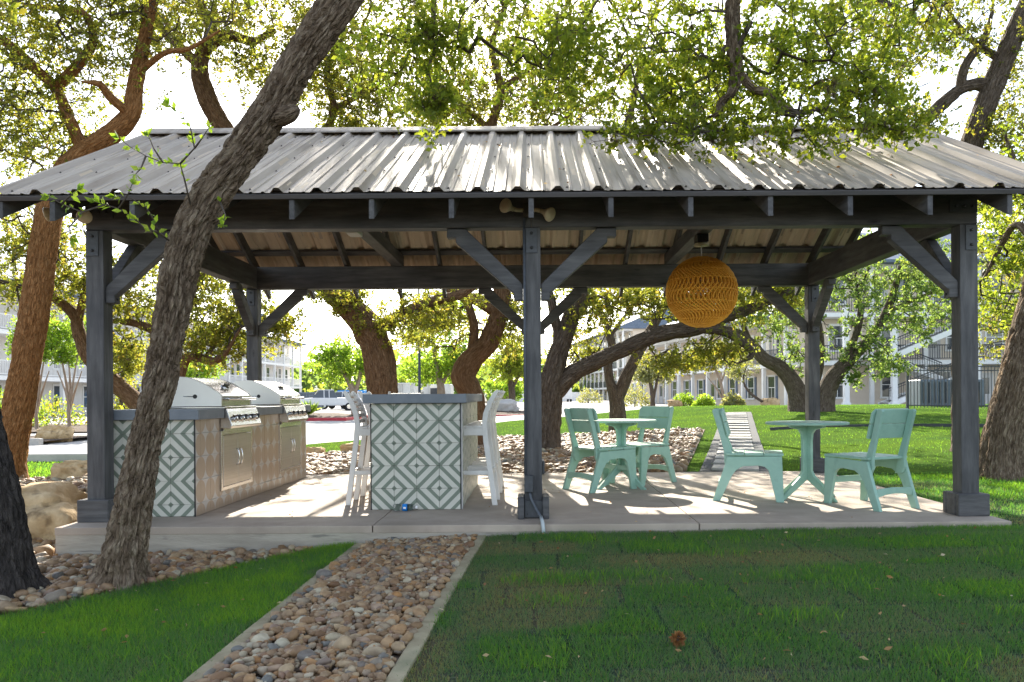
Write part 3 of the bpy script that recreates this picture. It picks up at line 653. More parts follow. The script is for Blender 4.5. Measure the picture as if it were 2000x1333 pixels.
MB().box(XP[1] + PW / 2 + .001, XP[1] + PW / 2 + .022, YC[0] - .035, YC[0] + .035, .37, .475).build('cover', M['steel_dark'], wb, bevel=.004)
hb = wthing('ceiling_box', (-1.78, 7.75, HT - .12), 'square pale fixture box under the left tie beam', 'fixture box')
MB().box(-1.85, -1.71, 7.68, 7.92, HT - .045, HT + .001).build('back_plate', M['lampbox'], hb, bevel=.004)
MB().box(-1.842, -1.718, 7.69, 7.91, HT - .095, HT - .046).build('housing', M['siding_grey'], hb, bevel=.006)

# ------------------------------------------------------------------ woven globe lamp
LC = Vector((1.785, 8.41, 2.115)); LR = .372
lamp = wthing('pendant_lamp', (LC.x, LC.y, LC.z - LR), 'large round woven orange rattan pendant lamp', 'pendant lamp')
MB().box(LC.x - .06, LC.x + .06, LC.y - .09, LC.y + .09, HT - .08, HT + .001).build('mounting_block', M['black'], lamp, bevel=.004)
MB().lathe([(.075, 0), (.078, .008), (.07, .026), (.02, .03)], (LC.x, LC.y, HT - .112), 28).build('ceiling_rose', M['cream'], lamp, smooth=True)
MB().tube([(LC.x, LC.y, HT - .10), (LC.x, LC.y, LC.z + .05)], .006, 8).build('cord', M['white'], lamp, smooth=True)
MB().lathe([(.0, 0), (.02, .004), (.03, .03), (.026, .07), (.016, .1)], (LC.x, LC.y, LC.z - .04), 16).build('bulb', M['white'], lamp, smooth=True)
def strands(n, ph, sgn, rad, rr, amp, bands):
    V = []; F = []; seg = 76; th = np.linspace(.12, np.pi - .12, seg); sd = 4
    for k in range(n):
        a0 = 2 * np.pi * (k + ph) / n
        a = a0 + sgn * amp * np.sin(bands * th * 2) + sgn * .9 * (th / np.pi)
        wv = rad * (1 + sgn * .006 * np.sin(th * 40 + k))
        P = np.stack([wv * np.sin(th) * np.cos(a), wv * np.sin(th) * np.sin(a), wv * np.cos(th)], 1)
        T = np.gradient(P, axis=0); T /= np.linalg.norm(T, axis=1)[:, None]; N = P / np.linalg.norm(P, axis=1)[:, None]; B = np.cross(T, N)
        base = len(V) * seg * sd
        V.append(np.stack([P + rr * (np.cos(q) * N + np.sin(q) * B) for q in np.arange(sd) * np.pi / 2], 1).reshape(-1, 3))
        i = (np.arange(seg - 1)[:, None] * sd + np.arange(sd)[None]); j = (np.arange(seg - 1)[:, None] * sd + (np.arange(sd) + 1)[None] % sd)
        F.append(np.stack([i, j, j + sd, i + sd], -1).reshape(-1, 4) + base)
    return np.concatenate(V), np.concatenate(F)
for nm, args in (('woven_shade', (46, 0, 1, LR, .0080, .20, 3)), ('woven_shade', (46, .5, -1, LR - .011, .0070, .20, 3)), ('inner_weave', (84, .2, 1, LR - .034, .0058, .10, 4))):
    V, F = strands(*args); o = link(nm, np_mesh(nm, V + np.array(LC), F, None, True), M['rattan'], lamp)
mb = MB()
for th in (.125, .40, .68, .96, 1.24, 1.57, 1.90, 2.18, 2.46, 2.74, 3.015):
    r = LR * math.sin(th); z = LR * math.cos(th)
    mb.tube([(LC.x + r * math.cos(a), LC.y + r * math.sin(a), LC.z + z) for a in np.linspace(0, 2 * math.pi, 49)], .0055, 6, False)
mb.build('rings', M['rattan'], lamp, smooth=True)
# ------------------------------------------------------------------ tiled counters
TS = .2045
_tile_cache = {}
def tile_mesh(u0, u1, v0, v1, flip, mat):
    k = (round(u0, 3), round(u1, 3), round(v0, 3), round(v1, 3), flip, mat)
    if k in _tile_cache: return _tile_cache[k]
    q = .0012; w, h = (u1 - u0) * TS, (v1 - v0) * TS; c = .0016
    me = bpy.data.meshes.new('tile')
    vs = [(q, 0, q), (w - q, 0, q), (w - q, 0, h - q), (q, 0, h - q), (q, -.009, q), (w - q, -.009, q), (w - q, -.009, h - q), (q, -.009, h - q),
          (q + c, -.0105, q + c), (w - q - c, -.0105, q + c), (w - q - c, -.0105, h - q - c), (q + c, -.0105, h - q - c)]
    fs = [(0, 1, 5, 4), (1, 2, 6, 5), (2, 3, 7, 6), (3, 0, 4, 7), (4, 5, 9, 8), (5, 6, 10, 9), (6, 7, 11, 10), (7, 4, 8, 11), (8, 9, 10, 11)]
    me.from_pydata(vs, [], fs); uv = me.uv_layers.new(name='UVMap')
    for p in me.polygons:
        for li in p.loop_indices:
            x, _, z = vs[me.loops[li].vertex_index]; u = u0 + x / TS; v = v0 + z / TS
            uv.data[li].uv = (1 - u if flip else u, v)
    me.materials.append(M[mat]); _tile_cache[k] = me; return me
def tile_face(parent, origin, rz, width, height, ui, vi, par, mat, skip=None):
    """covers a rectangle with tiles; ui, vi = pattern coordinates at its lower left corner"""
    i = math.floor(ui + 1e-6)
    while i < ui + width / TS - 1e-3:
        a, b = max(ui, i), min(ui + width / TS, i + 1); j = math.floor(vi + 1e-6)
        while j < vi + height / TS - 1e-3:
            c, d = max(vi, j), min(vi + height / TS, j + 1)
            if b - a > .03 and d - c > .03 and not (skip and skip((a - ui) * TS, (b - ui) * TS, (c - vi) * TS, (d - vi) * TS)):
                flip = ((i + j) % 2 != par)
                o = link('tile', tile_mesh(a - i, b - i, c - j, d - j, flip and mat == 'tile', mat), None, parent)
                off = Vector(((a - ui) * TS, 0, (c - vi) * TS)); off.rotate(Euler((rng.normal(0, .0025), rng.normal(0, .001), rz)))
                o.location = Vector(origin) + off - parent.location; o.rotation_euler = (0, rng.normal(0, .0012), rz)
            j += 1
        i += 1

# bar
BX0, BX1, BY0, BY1, BH = -1.492, -.672, 7.13, 9.17, .962
bar = wthing('bar_counter', (-1.08, 8.15, 0), 'bar counter faced with green and white diamond tiles, grey top', 'bar counter')
MB().box(BX0 + .012, BX1 - .012, BY0 + .012, BY1 - .012, 0.002, BH).build('core', M['counter_core'], bar)
MB().box(BX0 - .055, BX1 + .055, BY0 - .06, BY1 + .06, BH + .002, BH + .084).build('countertop', M['counter'], bar, bevel=.005, seg=2)
fw = BX1 - BX0 - .016
tile_face(bar, (BX0 + .008, BY0 + .010, .002), 0, fw, BH - .003, 0, .06, 0, 'tile')
tile_face(bar, (BX1 - .010, BY0 + .008, .002), R(90), BY1 - BY0 - .016, BH - .003, 0, .06, 0, 'tile')
for x in (BX0, BX1 - .008):
    MB().box(x, x + .008, BY0 - .003, BY0 + .006, .001, BH).build('edge_trim', M['black_trim'], bar)
MB().box(BX1 - .004, BX1 + .012, BY0 + .010, BY0 + .034, .001, BH).build('corner_strip', M['siding_grey'], bar, bevel=.002)

# grill island
GX0, GX1, GY0, GY1, GH = -3.72, -2.935, 6.80, 10.10, .838
isl = wthing('grill_island', (-3.3, 8.4, 0), 'long outdoor kitchen counter with patterned tiles and two built-in steel grills', 'kitchen counter')
MB().box(GX0 + .012, GX1 - .012, GY0 + .012, GY1 - .012, .002, GH - .002).build('core', M['counter_core'], isl)
GR = [(7.33, 8.13), (9.02, 9.82)]
mb = MB(); ct0, ct1 = GH, GH + .088
segs = [(GY0 - .045, GR[0][0] - .006), (GR[0][1] + .006, GR[1][0] - .006), (GR[1][1] + .006, GY1 + .045)]
for a, b in segs: MB().box(GX0 - .03, GX1 + .05, a, b, ct0, ct1).build('countertop', M['counter'], isl, bevel=.005, seg=2)
for a, b in GR: MB().box(GX0 - .03, GX1 - .55, a - .004, b + .004, ct0, ct1 - .002).build('countertop', M['counter'], isl, bevel=.004)
w = GX1 - GX0 - .016
tile_face(isl, (GX0 + .008, GY0 + .010, .002), 0, w, GH - .003, 4 - w / TS, .5, 0, 'tile')
def skip(a, b, c, d):
    for (ga, gb) in GR:
        if a > ga - GY0 + .0 and b < gb - GY0 and c > .16: return True
    return False
tile_face(isl, (GX1 - .010, GY0 + .008, .002), R(90), GY1 - GY0 - .016, GH - .003, .5, .5, 0, 'star', skip)
MB().box(GX1 - .009, GX1 + .001, GY0 - .003, GY0 + .007, .001, GH).build('edge_trim', M['black_trim'], isl)
for (a, b) in GR:
    f = GX1
    fr = MB(); z0, z1 = .155, .715
    fr.box(f - .004, f + .016, a + .0, a + .035, z0, z1).box(f - .004, f + .016, b - .035, b, z0, z1).box(f - .004, f + .015, a + .036, b - .036, z0, z0 + .035).box(f - .004, f + .015, a + .036, b - .036, z1 - .04, z1)
    fo = fr.build('door_frame', M['steel'], isl, bevel=.002)
    m_ = (a + b) / 2
    for (p, q, hs) in ((a + .038, m_ - .002, m_ - .04), (m_ + .002, b - .038, m_ + .04)):
        d = MB().box(f + .002, f + .019, p, q, z0 + .038, z1 - .043).build('cabinet_door', M['steel_door'], isl, bevel=.003)
        MB().tube([(f + .018, hs, .37), (f + .04, hs, .385), (f + .05, hs, .43), (f + .05, hs, .47), (f + .04, hs, .515), (f + .018, hs, .53)], .007, 8).build('handle', M['chrome'], d, smooth=True)
def gas_grill(a, b, label):
    t = wthing('gas_grill', (GX1 - .3, (a + b) / 2, ct1), label, 'grill', 'built-in gas grills'); f = GX1; z = ct1 + .004
    MB().box(f - .545, f + .03, a + .004, b - .004, ct0 - .0, z - .006).build('firebox', M['steel'], t, bevel=.003)
    MB().box(f - .535, f + .055, a - .004, b + .004, z - .004, z + .012).build('grill_rim', M['steel'], t, bevel=.004)
    # hood: curved profile in x-z, end plates at both ends, arched lid between
    prof = [(f + .01, z + .014), (f + .012, z + .115), (f - .01, z + .135)]
    for k in range(9):
        u = k / 8; prof.append((f - .01 - .36 * u, z + .135 + .155 * math.sin(u * math.pi / 2)))
    prof += [(f - .49, z + .285), (f - .52, z + .262), (f - .52, z + .014)]
    lid = MB().prism(prof, 1, a + .035, b - .035).build('hood', M['steel'], t, bevel=.004)
    for y0, y1 in ((a + .010, a + .033), (b - .033, b - .010)):
        pr = [(p[0] + (.004 if p[0] > f - .2 else 0), p[1] + (.004 if p[1] > z + .1 else 0)) for p in prof]
        MB().prism(pr, 1, y0, y1).build('hood_end', M['grill_side'], t, bevel=.004)
    MB().tube([(f - .34, a + .009, z + .11), (f - .25, a + .006, z + .108)], .004, 6).build('rotisserie_pin', M['chrome'], t)
    MB().lathe([(.02, 0), (.02, .003)], (f - .23, a + .0095, z + .108), 14, (0, -1, 0)).build('rotisserie_slot', M['black'], t)
    MB().tube([(f + .065, a + .05, z + .085), (f + .065, b - .05, z + .085)], .0135, 12).build('lid_handle', M['chrome'], t, smooth=True)
    for y in (a + .09, b - .09): MB().tube([(f + .01, y, z + .085), (f + .065, y, z + .085)], .010, 8).build('handle_bracket', M['chrome'], t, smooth=True)
    n_ = Vector((.55, 0, .83)).normalized(); c = Vector((f - .105, (a + b) / 2, z + .196))
    MB().lathe([(.042, 0), (.045, .012), (.036, .02), (.0, .021)], c, 24, n_).build('thermometer', M['chrome'], t, smooth=False)
    MB().bar(c + n_ * .03 + Vector((0, -.06, 0)), c + n_ * .03 + Vector((0, .06, 0)), .016, .02, n_).build('emblem_bar', M['black'], t, bevel=.002)
    # sloping control panel with four knobs
    pr = [(f + .004, ct1 - .004), (f + .062, ct1 - .006), (f + .072, ct1 - .03), (f + .115, ct1 - .165), (f + .10, ct1 - .19), (f + .004, ct1 - .185)]
    MB().prism(pr, 1, a + .004, b - .004).build('control_panel', M['steel'], t, bevel=.004)
    nn = Vector((.135, 0, .043)).normalized()
    for k in range(4):
        y = a + .14 + k * (b - a - .28) / 3; c = Vector((f + .094, y, ct1 - .098))
        MB().lathe([(.040, 0), (.040, .006), (.034, .008), (.030, .008)], c, 20, nn).build('knob_bezel', M['chrome'], t, smooth=False)
        kb = MB().lathe([(.030, .006), (.030, .03), (.026, .036), (.0, .036)], c, 18, nn).build('knob', M['chrome'], t)
        MB().bar(c + nn * .037 + Vector((0, 0, -.026)), c + nn * .037 + Vector((0, 0, .026)), .010, .022, nn).build('knob_grip', M['black'], kb, bevel=.002)
    MB().box(f + .02, f + .028, a + .03, b - .03, ct1 - .214, ct1 - .192).build('drip_tray', M['steel'], t, bevel=.002)
gas_grill(*GR[0], 'stainless gas grill nearer the leaning trunk, its hood closed')
gas_grill(*GR[1], 'stainless gas grill at the far end of the counter, hood closed')

# ------------------------------------------------------------------ mint chairs and tables
def board(poly, x0, x1, name, mat, parent, bevel=.006):      # outline in (y, z), thickness along x
    return MB().prism(poly, 0, x0, x1).build(name, M[mat], parent, bevel=bevel, seg=2)
def mint_chair(loc, rz, label):
    t = empty('chair', loc, rz); tag(t, label, 'chair', 'mint chairs on the slab')
    side = [(-.335, 0), (-.262, 0), (-.150, .245), (-.11, .30), (-.05, .335), (.09, .345), (.15, .335), (.185, .30), (.255, 0), (.325, 0), (.308, .436), (-.195, .424), (-.215, .35)]
    for s in (-1, 1): board(side, s * .225 - .017, s * .225 + .017, 'side_frame', 'mint', t)
    for y0, y1 in ((-.205, -.035), (-.031, .142), (.146, .322)):
        MB().box(-.235, .235, y0, y1, .4375 + .028 * 0, .462).build('seat_slat', M['mint'], t, bevel=.006, seg=2)
    d = Vector((0, -.115, .435)).normalized()
    for s in (-1, 1):
        up = [(-.118, .30), (-.19, .305), (-.222, .36), (-.225, .47), (-.262, .62), (-.335, .865), (-.322, .885), (-.275, .880), (-.205, .62), (-.150, .463)]
        board(up, s * .19 - .016, s * .19 + .016, 'upright', 'mint', t)
    n = Vector((0, .435, .115)).normalized()
    for (h0, h1, rd) in ((.165, .298, 0), (.302, .435, 1)):
        a = Vector((0, -.152, .463)); M4 = Matrix(((1, 0, 0, a.x), (0, n.y, d.y, a.y), (0, n.z, d.z, a.z), (0, 0, 0, 1)))
        c = .035 if rd else .0
        poly = [(-.228, h0), (.228, h0), (.228, h1 - c), (.228 - c, h1), (-.228 + c, h1), (-.228, h1 - c)] if rd else [(-.228, h0), (.228, h0), (.228, h1), (-.228, h1)]
        MB().prism(poly, 1, .0, .024, M4).build('back_slat', M['mint'], t, bevel=.007, seg=2)
    mb = MB(); pts = []
    prof = [(-.207, .185), (-.207, .115), (-.1, .135), (0, .142), (.1, .135), (.207, .115), (.207, .185), (.1, .192), (0, .196), (-.1, .192)]
    Ms = Matrix.Translation((0, -.268, 0)); mb.prism(prof, 1, -.012, .012, Ms).build('stretcher', M['mint'], t, bevel=.004)
    MB().box(-.207, .207, .225, .247, .20, .255).build('front_rail', M['mint'], t, bevel=.004)
    return t
def face(dx, dy): return math.atan2(-dx, dy)
mint_chair((.70, 8.60, 0), face(.81, .58), 'mint chair with its back to the middle post, at the far table')
mint_chair((1.25, 9.20, 0), face(-.73, -.68), 'mint chair behind the far table, turned to face the bar')
mint_chair((2.09, 7.74, 0), face(.96, -.27), 'mint chair seen side-on, left of the near table under the lamp')
mint_chair((3.05, 7.19, 0), face(-.40, .92), 'mint chair nearest the right corner post, seen from behind')
def mint_table(loc, rz, label):
    t = empty('table', loc, rz); tag(t, label, 'table', 'round mint tables')
    MB().lathe([(.375, .722), (.39, .728), (.392, .742), (.385, .748), (.0, .748)], (0, 0, 0), 64).build('table_top', M['mint'], t, bevel=0, smooth=False)
    fin = [(.006, .20), (.006, .718), (.235, .718), (.225, .698), (.11, .675), (.075, .635), (.065, .56), (.065, .27), (.10, .215), (.365, .012), (.365, 0), (.305, 0), (.10, .125), (.006, .185)]
    for k in range(4):
        Mx = Matrix.Rotation(k * math.pi / 2, 4, 'Z'); MB().prism(fin, 1, -.016, .016, Mx).build('leg_board', M['mint'], t, bevel=.004)
    return t
mint_table((.955, 8.77, 0), R(38), 'round mint table at the far pair of chairs beside the middle post')
mint_table((2.665, 7.74, 0), R(27), 'round mint table nearer the camera, below the rattan lamp')

# ------------------------------------------------------------------ white bar stools
def stool(loc, rz, label):
    t = empty('bar_stool', loc, rz); tag(t, label, 'bar stool', 'white bar stools round the bar')
    rear = [(-.265, 0), (-.215, 0), (-.135, .60), (-.122, .76), (-.135, .86), (-.175, .97), (-.235, 1.06), (-.262, 1.085), (-.285, 1.07), (-.225, .965), (-.185, .86), (-.170, .76), (-.185, .60)]
    for s in (-1, 1):
        board(rear, s * .20 - .016, s * .20 + .016, 'rear_leg', 'white_poly', t, .004)
        board([(.185, 0), (.235, 0), (.205, .722), (.150, .722)], s * .20 - .016, s * .20 + .016, 'front_leg', 'white_poly', t, .004)
        MB().box(s * .20 - .014, s * .20 + .014, -.135, .165, .655, .722).build('seat_rail', M['white_poly'], t, bevel=.003)
        MB().box(s * .20 - .012, s * .20 + .012, -.20, .195, .285, .325).build('side_stretcher', M['white_poly'], t, bevel=.003)
    for k in range(4): MB().box(-.215, .215, -.13 + k * .085, -.05 + k * .085, .7235, .745).build('seat_slat', M['white_poly'], t, bevel=.004)
    MB().box(-.184, .184, .188, .212, .27, .325).build('foot_rest', M['white_poly'], t, bevel=.003)
    MB().box(-.184, .184, -.218, -.196, .285, .325).build('rear_stretcher', M['white_poly'], t, bevel=.003)
    c = [(-.152, .79), (-.154, .845), (-.175, .90), (-.196, .948), (-.224, .995), (-.252, 1.045)]
    for (y, z), nx in zip(c, c[1:] + [(-.285, 1.09)]):
        a = Vector((0, nx[0] - y, nx[1] - z)).normalized()
        MB().bar((-.184, y, z), (.184, y, z), .016, .036, a).build('back_slat', M['white_poly'], t, bevel=.003)
    return t
SXR, SXL = -.62, -1.545
for y, lb in ((7.60, 'white slatted bar stool nearest the camera on the post side of the bar'), (8.15, 'white slatted bar stool in the middle of the row on the post side'), (8.70, 'white slatted bar stool farthest back in the row on the post side')):
    stool((SXR, y, 0), face(-1, rng.normal(0, .02)), lb)
for y, lb in ((7.68, 'white slatted bar stool nearest the camera on the grill side of the bar'), (8.35, 'white slatted bar stool farther back on the grill side of the bar')):
    stool((SXL, y, 0), face(1, rng.normal(0, .02)), lb)
stool((-1.52, 9.42, 0), face(.25, -1), 'white bar stool behind the far end of the bar, only its top showing')

# ------------------------------------------------------------------ bottle on the slab
bt = wthing('water_bottle', (-1.18, 7.03, 0), 'clear plastic water bottle with blue label lying before the bar', 'bottle')
c = Vector((-1.275, 7.05, .0335)); ax = Vector((1, 0, 0))
MB().lathe([(.0, .004), (.022, 0), (.031, .008), (.032, .02), (.0305, .03), (.032, .04), (.0305, .05), (.032, .06), (.031, .13), (.030, .145), (.022, .175), (.013, .188), (.013, .203)], c, 20, ax).build('bottle_body', M['clear'], bt, smooth=True)
lb_ = MB().lathe([(.0325, .085), (.0325, .128)], c, 20, ax).build('label', M['blue'], bt, smooth=True)
MB().box(c.x + .095, c.x + .118, c.y - .0345, c.y - .033, c.z - .008, c.z + .008).build('white_mark', M['white'], lb_)
MB().lathe([(.015, .201), (.015, .217), (.0, .218)], c, 16, ax).build('cap', M['white'], bt)
# ------------------------------------------------------------------ trees
def smooth_path(P, Rr, step):
    """Catmull-Rom through the points, resampled"""
    P = np.asarray(P, float); Rr = np.asarray(Rr, float); n = len(P); out = []; rad = []
    Q = np.vstack([2 * P[0] - P[1], P, 2 * P[-1] - P[-2]]); q = np.concatenate([[Rr[0]], Rr, [Rr[-1]]])
    for i in range(n - 1):
        L = np.linalg.norm(P[i + 1] - P[i]); m = max(2, int(L / step))
        t = np.linspace(0, 1, m, endpoint=False)[:, None]
        a, b, c, d = Q[i], Q[i + 1], Q[i + 2], Q[i + 3]
        out.append(.5 * ((2 * b) + (-a + c) * t + (2 * a - 5 * b + 4 * c - d) * t ** 2 + (-a + 3 * b - 3 * c + d) * t ** 3))
        rad.append(q[i + 1] + (q[i + 2] - q[i + 1]) * t[:, 0])
    out.append(P[-1:]); rad.append(Rr[-1:]); return np.concatenate(out), np.concatenate(rad)
def limb_mesh(path, rad, sides, relief, seed, flare=0.0):
    m = len(path); T = np.gradient(path, axis=0); T /= np.linalg.norm(T, axis=1)[:, None] + 1e-9
    u = np.cross(T[0], [0, 1, .01]); u /= np.linalg.norm(u); U = []
    for i in range(m):
        u = u - T[i] * u.dot(T[i]); u /= np.linalg.norm(u); U.append(u)
    U = np.array(U); Wv = np.cross(T, U); s = np.concatenate([[0], np.cumsum(np.linalg.norm(np.diff(path, axis=0), axis=1))])
    th = np.arange(sides) * 2 * np.pi / sides; c, sn_ = np.cos(th)[None], np.sin(th)[None]
    Rb = rad[:, None]; cx, cy_, sv = c * Rb, sn_ * Rb, s[:, None] + 0 * c
    k = 1 + .16 * (vnoise3(cx * 4 + seed, cy_ * 4, sv * 1.6, seed) - .5) + .10 * (vnoise3(cx * 11 + seed, cy_ * 11, sv * 4, seed + 1) - .5)
    if flare: k = k * (1 + flare * np.exp(-sv / .16) * (.75 + .5 * np.sin(th * 4 + seed)[None] * np.exp(-sv / .3)))
    d = 0
    if relief:
        wx = cx + .02 * (vnoise3(cx * 9, cy_ * 9, sv * 6, seed + 5) - .5) * 2; wy = cy_ + .02 * (vnoise3(cx * 9, cy_ * 9, sv * 6, seed + 6) - .5) * 2
        r1 = 1 - np.abs(2 * vnoise3(wx * 42, wy * 42, sv * 9.0, seed + 7) - 1); r2 = 1 - np.abs(2 * vnoise3(wx * 75, wy * 75, sv * 22, seed + 8) - 1)
        d = -relief * (2.3 * r1 ** 4 + 1.1 * r2 ** 4) + relief * .5 * (vnoise3(wx * 90, wy * 90, sv * 60, seed + 9) - .5)
    rr = Rb * k + d
    V = path[:, None, :] + U[:, None, :] * (c * rr)[..., None] + Wv[:, None, :] * (sn_ * rr)[..., None]
    B = np.stack([c * Rb, sn_ * Rb, sv], -1)
    i = np.arange(m - 1)[:, None] * sides + np.arange(sides)[None]; j = np.arange(m - 1)[:, None] * sides + (np.arange(sides)[None] + 1) % sides
    F = np.stack([i, j, j + sides, i + sides], -1).reshape(-1, 4)
    return V.reshape(-1, 3), F, B.reshape(-1, 3)
def seg_mesh(A, Bp, ra, rb, n=4):
    """many thin twigs at once"""
    d = Bp - A; L = np.linalg.norm(d, axis=1)[:, None] + 1e-9; d = d / L
    ref = np.where(np.abs(d[:, 2:3]) < .8, np.array([[0, 0, 1.]]), np.array([[1., 0, 0]])); u = np.cross(d, ref); u /= np.linalg.norm(u, axis=1)[:, None]; w = np.cross(d, u)
    th = np.arange(n) * 2 * np.pi / n; ring = u[:, None, :] * np.cos(th)[None, :, None] + w[:, None, :] * np.sin(th)[None, :, None]
    V = np.concatenate([A[:, None, :] + ring * ra[:, None, None], Bp[:, None, :] + ring * rb[:, None, None]], 1).reshape(-1, 3)
    k = np.arange(n); f = np.stack([k, (k + 1) % n, (k + 1) % n + n, k + n], 1)
    return V, (f[None] + (np.arange(len(A)) * 2 * n)[:, None, None]).reshape(-1, 4)
def unit(v): return v / (np.linalg.norm(v, axis=-1, keepdims=True) + 1e-9)
def leaf_arrays(P, D, L, wid=.30):
    n = len(P); D = unit(D); N = rng.normal(0, 1, (n, 3)); N[:, 2] += .7; N = N - D * (N * D).sum(1)[:, None]; N = unit(N); S = np.cross(D, N); L = L[:, None]
    b = P; m1 = P + D * L * .48 + S * L * wid + N * L * .07; tip = P + D * L + N * L * rng.uniform(-.12, .05, (n, 1)); m2 = P + D * L * .48 - S * L * wid + N * L * .07
    V = np.stack([b, m1, tip, m2], 1).reshape(-1, 3); i = np.arange(n)[:, None] * 4
    F = np.concatenate([i + [[0, 1, 2]], i + [[0, 2, 3]]], 1).reshape(-1, 3)
    return V, F
def grow(nodes, rad, tips, jit=.10):
    """joins every tip to the nearest limb or twig already grown; returns twig segments and end directions"""
    cap = len(nodes) + len(tips) * 5 + 10; N = np.zeros((cap, 3)); N[:len(nodes)] = nodes; par = np.full(cap, -1); n = len(nodes); root_r = np.zeros(cap); root_r[:n] = rad
    d0 = np.array([np.min(((nodes - t) ** 2).sum(1)) for t in tips]) if len(tips) else np.zeros(0)
    ends = []
    for t in tips[np.argsort(d0)]:
        dd = ((N[:n] - t) ** 2).sum(1); dd[:len(nodes)] *= 1.15
        k = int(np.argmin(dd)); a = N[k]; L = math.sqrt(max(((a - t) ** 2).sum(), 1e-8)); m = max(1, min(4, int(L / .28)))
        prev = k
        for q in range(1, m + 1):
            u = q / m; p = a + (t - a) * u
            if q < m: p = p + rng.normal(0, jit * L * .35, 3) + np.array([0, 0, .12 * L * math.sin(math.pi * u)])
            N[n] = p; par[n] = prev; prev = n; n += 1
        ends.append(n - 1)
    cnt = np.zeros(cap); 
    for i in range(n - 1, len(nodes) - 1, -1):
        cnt[i] += 1
        if par[i] >= len(nodes): cnt[par[i]] += cnt[i]
    idx = np.arange(len(nodes), n); A = N[par[idx]]; B = N[idx]
    return A, B, cnt[idx], N[np.array(ends, int)], N[par[np.array(ends, int)]]

